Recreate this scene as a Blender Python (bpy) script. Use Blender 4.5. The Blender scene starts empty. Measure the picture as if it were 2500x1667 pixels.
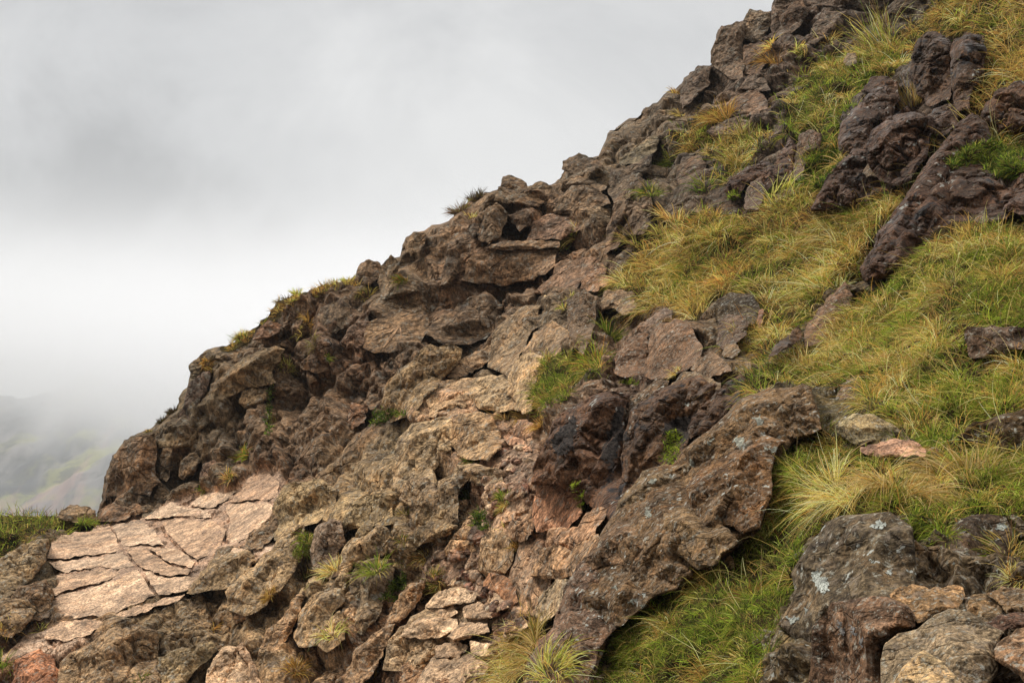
import bpy, math, random
import numpy as np
from mathutils import Vector, Matrix
from mathutils.bvhtree import BVHTree

# ---------------------------------------------------------------- camera, world, sun, exposure
SC = bpy.context.scene
F = 2500 * 50 / 36.0                       # focal length in photo pixels
PITCH = math.atan(367.7 / F)
CAM = np.array([0.0, 0.0, 0.0])
FW = np.array([0, math.cos(PITCH), math.sin(PITCH)])
RT = np.array([1.0, 0, 0])
UP = np.array([0, -math.sin(PITCH), math.cos(PITCH)])
cd = bpy.data.cameras.new("camera"); cam = bpy.data.objects.new("camera", cd)
SC.collection.objects.link(cam); SC.camera = cam
cd.lens = 50; cd.sensor_width = 36; cd.clip_start = 0.05; cd.clip_end = 12000
cam.location = (0, 0, 0); cam.rotation_euler = (math.pi / 2 + PITCH, 0, 0)

SUN_EL, SUN_AZ = math.radians(52), math.radians(-55)     # azimuth from +Y towards +X
sdir = Vector((math.sin(SUN_AZ) * math.cos(SUN_EL), math.cos(SUN_AZ) * math.cos(SUN_EL), math.sin(SUN_EL)))
sl = bpy.data.lights.new("sun", 'SUN'); sl.energy = 3.4; sl.angle = math.radians(12); sl.color = (1, .965, .9)
so = bpy.data.objects.new("sun", sl); SC.collection.objects.link(so)
so.rotation_euler = (-sdir).to_track_quat('-Z', 'Y').to_euler()

W = bpy.data.worlds.new("World"); SC.world = W; W.use_nodes = True
nt = W.node_tree; nt.nodes.clear()
def N(t, **k):
    n = nt.nodes.new(t)
    for a, b in k.items():
        setattr(n, a, b)
    return n
def L(a, b): nt.links.new(a, b)
def vdir(u, v):
    d = FW + (u - 1250) / F * RT - (v - 833.5) / F * UP
    return tuple(d / np.linalg.norm(d))
out = N('ShaderNodeOutputWorld'); bg = N('ShaderNodeBackground')
sky = N('ShaderNodeTexSky', sky_type='NISHITA', sun_disc=False, sun_elevation=SUN_EL, sun_rotation=SUN_AZ)
tc = N('ShaderNodeTexCoord')
nz = N('ShaderNodeTexNoise'); nz.inputs['Scale'].default_value = 4.6; nz.inputs['Detail'].default_value = 9
nz.inputs['Roughness'].default_value = .6; nz.inputs['Distortion'].default_value = .6
mp = N('ShaderNodeMapping'); mp.inputs['Location'].default_value = (3.1, .4, 1.7); mp.inputs['Scale'].default_value = (1, 1, 1.1)
L(tc.outputs['Generated'], mp.inputs['Vector']); L(mp.outputs[0], nz.inputs['Vector'])
def blob(u, v, deg, amt):
    """soft cloud mass of angular radius deg round the direction of a photo pixel"""
    d = N('ShaderNodeVectorMath', operation='DOT_PRODUCT'); d.inputs[1].default_value = vdir(u, v)
    nm = N('ShaderNodeVectorMath', operation='NORMALIZE'); L(tc.outputs['Generated'], nm.inputs[0]); L(nm.outputs[0], d.inputs[0])
    m = N('ShaderNodeMapRange', interpolation_type='SMOOTHERSTEP'); L(d.outputs['Value'], m.inputs[0])
    m.inputs[1].default_value = math.cos(math.radians(deg)); m.inputs[2].default_value = 1
    m.inputs[3].default_value = 0; m.inputs[4].default_value = amt
    return m.outputs[0]
acc = N('ShaderNodeMapRange'); L(nz.outputs['Fac'], acc.inputs[0])
acc.inputs[1].default_value = .28; acc.inputs[2].default_value = .72; acc.inputs[3].default_value = .22; acc.inputs[4].default_value = 1.0
cur = acc.outputs[0]
for b in [(900, 420, 11, .14), (650, 330, 6, .08), (1300, 480, 8, .09), (60, 180, 10, -.14), (520, -60, 7, -.10), (1250, 20, 6, -.10), (150, 700, 12, -.02), (1500, 0, 5, -.05), (750, 120, 4, .05), (600, 900, 8, .02), (100, 1000, 14, -.16), (350, 700, 9, -.10), (1150, 200, 3, .06), (300, 420, 3, -.07), (820, 120, 2.5, .06), (480, 600, 3, .05), (700, 640, 9, -.07), (450, 850, 9, -.09)]:
    a = N('ShaderNodeMath', operation='ADD'); L(cur, a.inputs[0]); L(blob(*b), a.inputs[1]); cur = a.outputs[0]
cr = N('ShaderNodeValToRGB'); L(cur, cr.inputs[0])
e = cr.color_ramp.elements
e[0].position = .15; e[0].color = (.40, .405, .41, 1); e[1].position = .98; e[1].color = (.84, .84, .835, 1)
x = cr.color_ramp.elements.new(.5); x.color = (.64, .645, .65, 1)
ss = N('ShaderNodeVectorMath', operation='SCALE'); L(sky.outputs[0], ss.inputs[0]); ss.inputs['Scale'].default_value = .1
mx = N('ShaderNodeMix', data_type='RGBA'); mx.inputs[0].default_value = .93
L(ss.outputs[0], mx.inputs[6]); L(cr.outputs[0], mx.inputs[7])
sz_ = N('ShaderNodeSeparateXYZ'); L(tc.outputs['Generated'], sz_.inputs[0])
hi_ = N('ShaderNodeMapRange', interpolation_type='SMOOTHSTEP'); L(sz_.outputs['Z'], hi_.inputs[0])
for i_, v_ in enumerate((.36, .9, 1, 2.5)): hi_.inputs[i_ + 1].default_value = v_
lo_ = N('ShaderNodeMapRange', interpolation_type='SMOOTHSTEP'); L(sz_.outputs['Z'], lo_.inputs[0])
for i_, v_ in enumerate((-.22, -.02, .06, 1)): lo_.inputs[i_ + 1].default_value = v_
ml_ = N('ShaderNodeMath', operation='MULTIPLY'); L(hi_.outputs[0], ml_.inputs[0]); L(lo_.outputs[0], ml_.inputs[1]); L(ml_.outputs[0], bg.inputs['Strength'])
L(mx.outputs[2], bg.inputs[0]); L(bg.outputs[0], out.inputs[0])

SC.view_settings.view_transform = 'Standard'; SC.view_settings.look = 'None'
SC.view_settings.exposure = 0.0; SC.view_settings.gamma = 1
SC.render.engine = 'CYCLES'
SC.cycles.max_bounces = 10; SC.cycles.diffuse_bounces = 3; SC.cycles.volume_bounces = 8
SC.cycles.transparent_max_bounces = 8; SC.cycles.caustics_reflective = False

# ---------------------------------------------------------------- numpy helpers
rng = np.random.default_rng(7)
def pt(u, v, d):
    """photo pixel + depth along the view axis -> world"""
    u = np.asarray(u, float); v = np.asarray(v, float); d = np.asarray(d, float)
    return CAM + d[..., None] * (FW + ((u - 1250) / F)[..., None] * RT - ((v - 833.5) / F)[..., None] * UP)
def lin(c):
    c = np.asarray(c, float)
    return np.where(c <= .04045, c / 12.92, ((c + .055) / 1.055) ** 2.4)
def hsh(x, y, z, s):
    h = (x.astype(np.uint32) * np.uint32(374761393) + y.astype(np.uint32) * np.uint32(668265263)
         + z.astype(np.uint32) * np.uint32(2147483647) + np.uint32((s * 3266489917) & 0xffffffff))
    h = (h ^ (h >> np.uint32(13))) * np.uint32(1274126177)
    h = (h ^ (h >> np.uint32(16))) * np.uint32(2246822519)
    return h ^ (h >> np.uint32(15))
def u01(h): return (h & np.uint32(0xffffff)).astype(np.float32) / np.float32(16777216)
def vnoise(P, s=0):
    P = P.astype(np.float32); i = np.floor(P).astype(np.int64); f = P - i; f = f * f * f * (f * (f * 6 - 15) + 10)
    r = 0
    for dx in (0, 1):
        for dy in (0, 1):
            for dz in (0, 1):
                w = (f[:, 0] if dx else 1 - f[:, 0]) * (f[:, 1] if dy else 1 - f[:, 1]) * (f[:, 2] if dz else 1 - f[:, 2])
                r = r + w * u01(hsh(i[:, 0] + dx, i[:, 1] + dy, i[:, 2] + dz, s))
    return r * 2 - 1
def fbm(P, oct=4, s=0, gain=.5):
    r = 0; a = 1; t = 0
    for k in range(oct):
        r = r + a * vnoise(P * 2.03 ** k + k * 17.3, s + k); t += a; a *= gain
    return r / t
def worley(P, s=0, jit=.95):
    """F1, F2, per-cell random numbers (3) and the vector from the cell's point"""
    P = P.astype(np.float32); i = np.floor(P).astype(np.int64); n = len(P)
    f1 = np.full(n, 9., np.float32); f2 = f1.copy(); best = np.zeros((n, 3), np.float32); bid = np.zeros(n, np.uint32)
    for dx in (-1, 0, 1):
        for dy in (-1, 0, 1):
            for dz in (-1, 0, 1):
                cx, cy, cz = i[:, 0] + dx, i[:, 1] + dy, i[:, 2] + dz
                h = hsh(cx, cy, cz, s)
                h2 = h * np.uint32(1664525) + np.uint32(1013904223); h2 ^= h2 >> np.uint32(14)
                h3 = h2 * np.uint32(1664525) + np.uint32(1013904223); h3 ^= h3 >> np.uint32(14)
                q = np.stack([cx + .5 + (u01(h) - .5) * jit, cy + .5 + (u01(h2) - .5) * jit, cz + .5 + (u01(h3) - .5) * jit], 1).astype(np.float32) - P
                d = (q * q).sum(1)
                c = d < f1
                f2 = np.where(c, f1, np.minimum(f2, d)); f1 = np.where(c, d, f1)
                best[c] = -q[c]; bid[c] = h3[c]
    h = bid; R = []
    for k in range(4):
        h = h * np.uint32(747796405) + np.uint32(2891336453); h = h ^ (h >> np.uint32(15)); R.append(u01(h))
    return np.sqrt(f1), np.sqrt(f2), np.stack(R, 1), best
def sstep(a, b, x):
    t = np.clip((x - a) / (b - a), 0, 1); return t * t * (3 - 2 * t)
def rotm(ax, deg):
    return np.array(Matrix.Rotation(math.radians(deg), 3, ax))
STR = rotm('Y', 42) @ rotm('Z', 20) @ rotm('X', 18)       # rock fabric rises from lower left to upper right
YC = np.array([1, .5, 1])
JN = rotm('Z', 14) @ rotm('X', -11)
def blocks(P, size, aniso=(1.7, 1.1, .85), s=0, warp=.07, K=1.7, r0=.20):
    """fractured bedrock: every block is bounded by three joint directions, so the surface is made of flat faces with sharp arrises;
    returns height in units of size and how far the block stands above its neighbour (0 at a joint)"""
    Q = (((P * YC) @ STR) / (size * np.array(aniso))).astype(np.float32)
    Q = (Q + warp * np.stack([vnoise(P / size * 1.3, s + 5), vnoise(P / size * 1.3 + 9, s + 6), vnoise(P / size * 1.3 + 23, s + 7)], 1)).astype(np.float32)
    i = np.floor(Q).astype(np.int64); n = len(Q); h1 = np.full(n, -9., np.float32); h2 = h1.copy(); J = JN.astype(np.float32)
    for dx in (-1, 0, 1):
        for dy in (-1, 0, 1):
            for dz in (-1, 0, 1):
                c = i + np.array([dx, dy, dz]); h = hsh(c[:, 0], c[:, 1], c[:, 2], s); r = []
                for k in range(6):
                    r.append(u01(h)); h = h * np.uint32(1664525) + np.uint32(1013904223); h = h ^ (h >> np.uint32(14))
                q = Q - (c + .5) - (np.stack(r[:3], 1) - .5) * .9
                # small rotation of the joint frame from block to block
                w = (np.stack(r[3:6], 1) - .5) * .9; p = q @ J; p = p + np.cross(w, p)
                d = np.maximum(np.maximum(np.abs(p[:, 0]) * (.75 + .6 * r[4]), np.abs(p[:, 1])), np.abs(p[:, 2]) * (.8 + .6 * r[5]))
                hh = (r[3] - .5) * .7 + (w[:, 0] * p[:, 1] + w[:, 1] * p[:, 2] + w[:, 2] * p[:, 0]) * 1.1 - K * np.maximum(d - r0, 0)
                up = hh > h1; h2 = np.where(up, h1, np.maximum(h2, hh)); h1 = np.where(up, hh, h1)
    return h1 + .45, h1 - h2
def rockdisp(P, size, s=0, crack=1.0):
    h1, e1 = blocks(P, size, s=s)
    h2, e2 = blocks(P, size * .42, s=s + 11)
    h3, e3 = blocks(P, size * .17, s=s + 23)
    lay = vnoise(np.stack([(P @ STR)[:, 2] / (size * .05), (P @ STR)[:, 0] / (size * .9), (P @ STR)[:, 1] / (size * .9)], 1) + .3 * fbm(P / size * 3, 2, s + 2)[:, None], s + 40)
    g = .35 + .65 * sstep(-.3, .3, vnoise(P / size * .6, s + 44))          # broken ground here, smooth faces there
    o1 = sstep(-.2, .2, vnoise(P / size * .8 + 7, s + 45))
    d = size * (.62 * h1 + g * .34 * h2 + g * .12 * h3 + .012 * lay)
    d -= size * crack * (.16 * o1 * (1 - sstep(.0, .10, e1)) + .07 * (1 - sstep(.0, .10, e2)) * g)
    d += size * .010 * fbm(P / size * 2.5, 3, s + 3) + size * .012 * fbm(P / size * 14, 3, s + 4)
    return d
def relax(x, Fc, cell, it=2, lo=.5, hi=1.6):
    """ease values only where they jump by more than about a grid cell, so broken edges do not come out as saw teeth"""
    n = len(x); a = np.concatenate([Fc[:, 0], Fc[:, 1], Fc[:, 2], Fc[:, 3]]); b = np.concatenate([Fc[:, 1], Fc[:, 2], Fc[:, 3], Fc[:, 0]])
    A_ = np.concatenate([a, b]); B_ = np.concatenate([b, a]); cnt = np.bincount(A_, minlength=n) + 1e-9
    for _ in range(it):
        m = np.bincount(A_, weights=x[B_], minlength=n) / cnt; w = sstep(lo, hi, np.abs(x - m) / cell); x = np.where(cnt > 1, x + (m - x) * w * .8, x)
    return x
# ---------------------------------------------------------------- polygons in photo pixels
TL = {'A': (0, 900, 2.044), 'B': (700, 900, 2.044), 'C': (1250, 900, 2.044), 'D': (1800, 900, 2.044), 'E': (200, 500, 2.24),
      'F': (900, 300, 2.24), 'G': (1400, 0, 2.138), 'H': (1500, 400, 2.24), 'W': (0, 0, .9408), 'S': (0, 0, 1)}
def poly(t, s):
    o = TL[t]; a = np.array([float(x) for x in s.replace(',', ' ').split()]).reshape(-1, 2)
    return a / o[2] + np.array(o[:2])
def inside(pl, U, V):
    r = np.zeros(U.shape, bool); n = len(pl)
    for i in range(n):
        x1, y1 = pl[i]; x2, y2 = pl[(i + 1) % n]
        if y1 == y2: continue
        c = ((y1 > V) != (y2 > V)) & (U < (x2 - x1) * (V - y1) / (y2 - y1) + x1)
        r ^= c
    return r
def edged(pl, U, V, each=False):
    best = np.full(U.shape, 1e9); bx = U.copy(); by = V.copy(); D = []
    n = len(pl)
    for i in range(n):
        a = pl[i]; b = pl[(i + 1) % n]; ab = b - a; q = max((ab ** 2).sum(), 1e-9)
        t = np.clip(((U - a[0]) * ab[0] + (V - a[1]) * ab[1]) / q, 0, 1)
        x = a[0] + t * ab[0]; y = a[1] + t * ab[1]; d = np.hypot(U - x, V - y)
        c = d < best; best = np.where(c, d, best); bx = np.where(c, x, bx); by = np.where(c, y, by)
        if each: D.append(d)
    return (best, bx, by, D)
def sdf(pl, U, V):
    d = edged(pl, U, V)[0]; return np.where(inside(pl, U, V), d, -d)
def area(pl):
    x, y = pl[:, 0], pl[:, 1]; return .5 * abs((x * np.roll(y, -1) - y * np.roll(x, -1)).sum())
def rough(pl, seg=14, amp=.16, s=1):
    r = np.random.default_rng(s); o = []
    for i in range(len(pl)):
        a, b = pl[i], pl[(i + 1) % len(pl)]; l = np.hypot(*(b - a)); k = max(1, int(l / seg)); n = np.array([-(b - a)[1], (b - a)[0]]) / max(l, 1e-6)
        for j in range(k):
            o.append(a + (b - a) * j / k + (n * r.uniform(-1, 1) * min(seg, l / k) * amp if j else 0))
    return np.array(o)
# ---------------------------------------------------------------- depth field of the hillside
_cp = """-300 1568 16.5 0 1568 16 300 1568 15.5 600 1568 14.4 900 1568 12.4 1150 1568 10.3 1300 1568 7.6 1500 1568 6.0 1800 1568 4.6 2100 1568 3.9 2352 1568 3.6 2700 1568 3.5
-300 1450 18 0 1450 17.6 300 1450 17 600 1450 15.6 900 1450 13.5 1150 1450 11.4 1400 1450 7.7 1600 1450 6.2 2000 1420 4.4 2352 1420 4.1
-300 1300 20.5 0 1300 20 300 1300 19.4 600 1300 17.3 900 1300 15 1150 1300 12.8 1400 1300 8.4 1600 1300 7.1 1800 1300 6.1 2100 1300 5.0 2352 1300 4.8
0 1190 23 220 1190 23.6 450 1190 21.8 -400 1185 23.5 240 1165 24.2 450 1140 23 620 1090 21.9 800 1040 20.6 900 950 20.8 1080 830 22 1200 700 23.5
450 950 24.6 700 850 24 900 750 23.6 1150 600 24.3 1300 500 25.3 1500 350 27 260 1040 24.8 440 850 25.6 640 700 26.2 830 610 26.2 1000 515 26.5 1160 420 27.5 1380 340 28.6 1500 240 29.6 1640 130 30.7 1780 0 32
1100 1200 13.6 1180 1000 15.5 900 1100 17 650 1200 18.8 1000 900 19.3 1300 800 17 1450 700 18.3 1300 950 13.6 1450 1100 10.2 1500 850 13.8
1600 750 14.3 1750 600 16.2 1600 500 19.5 1800 480 17.6 1900 350 19 1700 350 23.2 1750 200 27 1900 100 27.5 2050 50 27.5 2000 -100 29.5 2300 -300 29.5
1900 780 11.5 2050 500 14 2100 300 16.5 2250 200 16.2 2352 50 16.8 2352 300 14 2352 450 12 2800 0 17 2800 500 10
2100 700 10 2352 560 10 2352 700 8.6 2000 850 8.8 2200 850 8 2352 900 7.2 1750 850 9.6 1900 950 7.9 2100 1000 7 2352 1050 6.4 2100 1100 6.1 1900 1100 6.7 1750 1200 6.9 1700 1400 6.0 2800 900 6.4 2800 1300 4.5
0 1900 12.5 600 1900 10.8 1150 1900 8 1800 1900 3.6 2352 1900 2.8 -500 1900 13 2900 1900 2.8
3500 0 16.5 3500 500 9.5 3500 900 6 3500 1300 4.4 3500 1900 2.7 3500 -400 26 -900 1190 22 -900 1450 18 -900 1900 13"""
_cp = np.array([float(x) for x in _cp.split()]).reshape(-1, 3); _cp[:, :2] *= 2500 / 2352
def _tps(r2): return r2 * np.log(r2 + 1e-9)
_x = _cp[:, :2] / 1000; _K = _tps(((_x[:, None] - _x[None]) ** 2).sum(-1)); _n = len(_x)
_A = np.zeros((_n + 3, _n + 3)); _A[:_n, :_n] = _K + np.eye(_n) * 1e-4; _A[:_n, _n] = 1; _A[:_n, _n + 1:] = _x; _A[_n:, :_n] = _A[:_n, _n:].T
_w = np.linalg.solve(_A, np.concatenate([np.log(_cp[:, 2]), [0, 0, 0]]))
def dT(u, v):
    u = np.asarray(u, float).ravel() / 1000; v = np.asarray(v, float).ravel() / 1000
    r = _w[_n] + _w[_n + 1] * u + _w[_n + 2] * v
    for k in range(_n):
        r = r + _w[k] * _tps((u - _x[k, 0]) ** 2 + (v - _x[k, 1]) ** 2)
    return np.exp(r)
# ---------------------------------------------------------------- mesh helpers
def mesh_obj(name, V, Fc, mat=None, origin=None, cols=None, smooth=True, quads=True, parent=None, extra=None):
    V = np.asarray(V, np.float32); Fc = np.asarray(Fc, np.int32)
    o0 = np.zeros(3) if origin is None else np.asarray(origin, float)
    me = bpy.data.meshes.new(name); k = Fc.shape[1]
    me.vertices.add(len(V)); me.vertices.foreach_set('co', (V - o0).astype(np.float32).ravel())
    me.loops.add(Fc.size); me.loops.foreach_set('vertex_index', Fc.ravel())
    me.polygons.add(len(Fc)); me.polygons.foreach_set('loop_start', np.arange(0, Fc.size, k, dtype=np.int32))
    me.polygons.foreach_set('loop_total', np.full(len(Fc), k, np.int32))
    me.polygons.foreach_set('use_smooth', np.full(len(Fc), smooth))
    if cols is not None:
        a = me.attributes.new('tint', 'FLOAT_COLOR', 'POINT'); c = np.ones((len(V), 4), np.float32); c[:, :3] = cols; a.data.foreach_set('color', c.ravel())
    me.update(calc_edges=True); me.validate()
    if mat: me.materials.append(mat)
    ob = bpy.data.objects.new(name, me); SC.collection.objects.link(ob); ob.location = o0
    if parent: ob.parent = parent; ob.matrix_parent_inverse = parent.matrix_world.inverted()
    return ob
def tag(o, label=None, cat=None, group=None, kind=None):
    if label: o['label'] = label
    if cat: o['category'] = cat
    if group: o['group'] = group
    if kind: o['kind'] = kind
    return o
# ---------------------------------------------------------------- materials
def newmat(name):
    global nt
    m = bpy.data.materials.new(name); m.use_nodes = True; nt = m.node_tree; nt.nodes.clear()
    return m
def ramp(src, a, b, lo=0., hi=1.):
    m = N('ShaderNodeMapRange', interpolation_type='SMOOTHSTEP'); L(src, m.inputs[0])
    for i, v in enumerate((a, b, lo, hi)): m.inputs[i + 1].default_value = v
    return m.outputs[0]
def noise(scale, detail=4, rough=.6, dist=0, off=0, vec=None):
    n = N('ShaderNodeTexNoise'); n.inputs['Scale'].default_value = scale; n.inputs['Detail'].default_value = detail
    n.inputs['Roughness'].default_value = rough; n.inputs['Distortion'].default_value = dist
    g = vec
    if g is None:
        gg = N('ShaderNodeNewGeometry'); g = gg.outputs['Position']
    if off:
        a = N('ShaderNodeVectorMath', operation='ADD'); a.inputs[1].default_value = (off, off * .7, -off); L(g, a.inputs[0]); g = a.outputs[0]
    L(g, n.inputs['Vector']); return n.outputs['Fac']
def mixc(f, a, b, mode='MIX'):
    m = N('ShaderNodeMix', data_type='RGBA', blend_type=mode)
    for i, s in ((0, f), (6, a), (7, b)):
        if hasattr(s, 'is_linked'): L(s, m.inputs[i])
        elif i == 0: m.inputs[0].default_value = s
        else: m.inputs[i].default_value = (*s, 1)
    return m.outputs[2]
def mul(a, b, op='MULTIPLY'):
    m = N('ShaderNodeMath', operation=op)
    for i, s in enumerate((a, b)):
        if hasattr(s, 'is_linked'): L(s, m.inputs[i])
        else: m.inputs[i].default_value = s
    return m.outputs[0]
def rockmat(name, sc=1.0, lich=.5, spots=.5, stain=.4, rough=.85, rust=.3, bump=1.0, wet=0):
    """sc scales the grain (1 = rock a few metres away, smaller = coarser for far rock)"""
    m = newmat(name)
    at = N('ShaderNodeAttribute', attribute_name='tint'); base = at.outputs['Color']
    g = N('ShaderNodeNewGeometry')
    st = N('ShaderNodeMapping'); st.inputs['Rotation'].default_value = (math.radians(-18), math.radians(-42), math.radians(-20)); st.inputs['Scale'].default_value = (.7, .9, 1.7)
    L(g.outputs['Position'], st.inputs['Vector'])
    n1 = noise(1.1 * sc, 5, .6); n2 = noise(7 * sc, 6, .65, .4, 3.1); n3 = noise(34 * sc, 5, .7, 0, 7.7); n4 = noise(3.2 * sc, 6, .7, .6, 13.)
    nl = noise(5 * sc, 6, .65, .3, 1.3, st.outputs[0])
    # tone of the bare stone
    v = mul(ramp(n2, .32, .68, .55, 1.45), ramp(n1, .35, .65, .75, 1.22)); v = mul(v, ramp(n3, .36, .64, .50, 1.5)); v = mul(v, ramp(noise(75 * sc, 4, .8, 0, 17.), .38, .62, .6, 1.4)); v = mul(v, ramp(nl, .35, .65, .8, 1.2))
    cv = N('ShaderNodeVectorMath', operation='SCALE'); L(base, cv.inputs[0]); L(v, cv.inputs['Scale'])
    c = cv.outputs[0]
    c = mixc(ramp(n4, .50, .62, 0, rust), c, mixc(1., c, (1.22, .92, .64), 'MULTIPLY'))          # iron staining
    c = mixc(ramp(noise(2.3 * sc, 5, .6, .2, 31.), .52, .66, 0, .55), c, mixc(1., c, (.92, .92, .90), 'MULTIPLY'))
    c = mixc(ramp(noise(5.1 * sc, 8, .75, .5, 21.), .56, .61, 0, stain), c, (.018, .014, .013))    # black algae
    # lichen: broad crust + crisp rosettes
    c = mixc(ramp(noise(9 * sc, 8, .75, .3, 41.), .54, .60, 0, lich * .75), c, (.22, .17, .125))
    c = mixc(ramp(noise(17 * sc, 8, .8, .2, 47.), .56, .59, 0, lich), c, (.36, .34, .27))
    vo = N('ShaderNodeTexVoronoi'); vo.inputs['Scale'].default_value = 11 * sc
    wv = N('ShaderNodeVectorMath', operation='ADD'); nn = N('ShaderNodeTexNoise'); nn.inputs['Scale'].default_value = 22 * sc
    L(g.outputs['Position'], nn.inputs['Vector']); s2 = N('ShaderNodeVectorMath', operation='SCALE'); s2.inputs['Scale'].default_value = .11 / sc; L(nn.outputs['Color'], s2.inputs[0])
    L(g.outputs['Position'], wv.inputs[0]); L(s2.outputs[0], wv.inputs[1]); L(wv.outputs[0], vo.inputs['Vector'])
    sp = mul(ramp(vo.outputs['Distance'], .16, .22, 1, 0), ramp(noise(1.9 * sc, 5, .7, 0, 55.), .52, .56)); sp = mul(sp, spots)
    c = mixc(sp, c, (.38, .38, .33))
    b = N('ShaderNodeBsdfPrincipled'); L(c, b.inputs['Base Color'])
    b.inputs['Roughness'].default_value = rough; b.inputs['Specular IOR Level'].default_value = .10
    if wet:
        L(ramp(noise(2.0 * sc, 5, .6, .3, 77.), .50, .62, rough, .42), b.inputs['Roughness']); b.inputs['Specular IOR Level'].default_value = .14
    def vor(scale, feat, off_):
        vv = N('ShaderNodeTexVoronoi', feature=feat); vv.inputs['Scale'].default_value = scale
        a_ = N('ShaderNodeVectorMath', operation='ADD'); nq = N('ShaderNodeTexNoise'); nq.inputs['Scale'].default_value = scale * .8; nq.inputs['Detail'].default_value = 3
        L(st.outputs[0], nq.inputs['Vector']); sq = N('ShaderNodeVectorMath', operation='SCALE'); sq.inputs['Scale'].default_value = .24 / scale; L(nq.outputs['Color'], sq.inputs[0])
        L(st.outputs[0], a_.inputs[0]); L(sq.outputs[0], a_.inputs[1]); L(a_.outputs[0], vv.inputs['Vector']); return vv
    ch = N('ShaderNodeSeparateColor'); L(vor(9 * sc, 'F1', 0).outputs['Color'], ch.inputs[0]); ch2 = N('ShaderNodeSeparateColor'); L(vor(26 * sc, 'F1', 0).outputs['Color'], ch2.inputs[0])
    jt = ramp(vor(5 * sc, 'DISTANCE_TO_EDGE', 0).outputs['Distance'], 0, .05, 0, 1.0); msk = ramp(noise(2.7 * sc, 3, .6, 0, 61.), .47, .55, 0, 1)
    hgt = mul(mul(ch.outputs[0], .75), mul(ch2.outputs[1], .38), 'ADD'); hgt = mul(hgt, mul(mul(jt, msk), 1.6), 'ADD')
    hgt = mul(hgt, mul(mul(n3, .4), mul(nl, .2), 'ADD'), 'ADD'); hgt = mul(hgt, mul(n2, .5), 'ADD'); hgt = mul(hgt, mul(noise(90 * sc, 3, .7, 0, 5.), .22), 'ADD')
    bp = N('ShaderNodeBump'); bp.inputs['Strength'].default_value = min(1, .7 * bump); bp.inputs['Distance'].default_value = .035 * bump / sc
    L(hgt, bp.inputs['Height']); L(bp.outputs[0], b.inputs['Normal'])
    o = N('ShaderNodeOutputMaterial'); L(b.outputs[0], o.inputs[0]); return m
M = {}
M['far'] = rockmat('brown_rock', .38, .35, .3, .5, rust=.4)
M['mid'] = rockmat('grey_tan_rock', .62, .55, .3, .5)
M['dark'] = rockmat('wet_dark_rock', .8, .16, .6, 1.0, .75, wet=1)
M['near'] = rockmat('lichened_rock', 1.5, .6, .9, .5, rust=.4)
M['front'] = rockmat('foreground_rock', 2.6, .65, .5, .3, rust=.35)
M['pale'] = rockmat('pale_worn_rock', .9, .12, .0, .15, .7, rust=.25, bump=.65)
def grassmat():
    m = newmat('grass_blades'); at = N('ShaderNodeAttribute', attribute_name='tint')
    d = N('ShaderNodeBsdfDiffuse'); t = N('ShaderNodeBsdfTranslucent'); x = N('ShaderNodeMixShader'); x.inputs[0].default_value = .38
    L(at.outputs['Color'], d.inputs[0]); L(at.outputs['Color'], t.inputs[0]); L(d.outputs[0], x.inputs[1]); L(t.outputs[0], x.inputs[2])
    o = N('ShaderNodeOutputMaterial'); L(x.outputs[0], o.inputs[0]); return m
M['grass'] = grassmat()
m = newmat('peaty_soil'); b = N('ShaderNodeBsdfDiffuse'); L(mixc(ramp(noise(9, 6, .7), .4, .6), (.020, .014, .007), (.075, .055, .025)), b.inputs['Color'])
bp = N('ShaderNodeBump'); bp.inputs['Distance'].default_value = .05; L(noise(22, 6, .8), bp.inputs['Height']); L(bp.outputs[0], b.inputs['Normal'])
o = N('ShaderNodeOutputMaterial'); L(b.outputs[0], o.inputs[0]); M['soil'] = m
m = newmat('black_algae'); b = N('ShaderNodeBsdfPrincipled'); L(mixc(ramp(noise(40, 6, .8), .42, .6), (.010, .008, .007), (.065, .05, .04)), b.inputs['Base Color']); b.inputs['Roughness'].default_value = .8; b.inputs['Specular IOR Level'].default_value = .1
bp = N('ShaderNodeBump'); bp.inputs['Distance'].default_value = .03; L(noise(30, 6, .7), bp.inputs['Height']); L(bp.outputs[0], b.inputs['Normal'])
o = N('ShaderNodeOutputMaterial'); L(b.outputs[0], o.inputs[0]); M['algae'] = m
# ================================================================ the hillside
_sil = poly('W', """-760 1180 -400 1178 0 1183 60 1184 130 1186 205 1190 222 1186 228 1165 236 1130 245 1080 258 1045 285 1010 325 992 345 985 380 955 405 940 415 905 430 890 437 860 435.5 840 460 815 485 800 520 795 545 778 580 755 620 720 640 690 690 675 740 655 790 645 815 635
825 612 845 600 870 602 885 612 905 592 918 590 925 575 932 545 950 532 975 530 990 517 1030 508 1050 485 1085 455 1125 442 1148 430 1155 415 1185 418 1210 427 1245 424 1275 420 1290 410 1297 385 1325 370 1355 368 1375 358 1385 335 1395 308 1425 287
1445 272 1470 270 1480 247 1510 236 1525 217 1560 196 1585 166 1605 154 1635 151 1637 120 1645 80 1655 61 1690 53 1712 46 1725 31 1740 37 1755 28 1772 30 1778 0 1800 -60 1860 -150 1950 -260 2100 -370 2352 -450 2800 -520 3440 -560""")
def vsil(u): return np.interp(u, _sil[:, 0], _sil[:, 1])
def disp2alb(c, k=.95):
    a = lin(np.asarray(c, float) / 255 * np.array([.97, .945, .885])) / k; return a * min(1, .55 / a.max())
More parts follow.
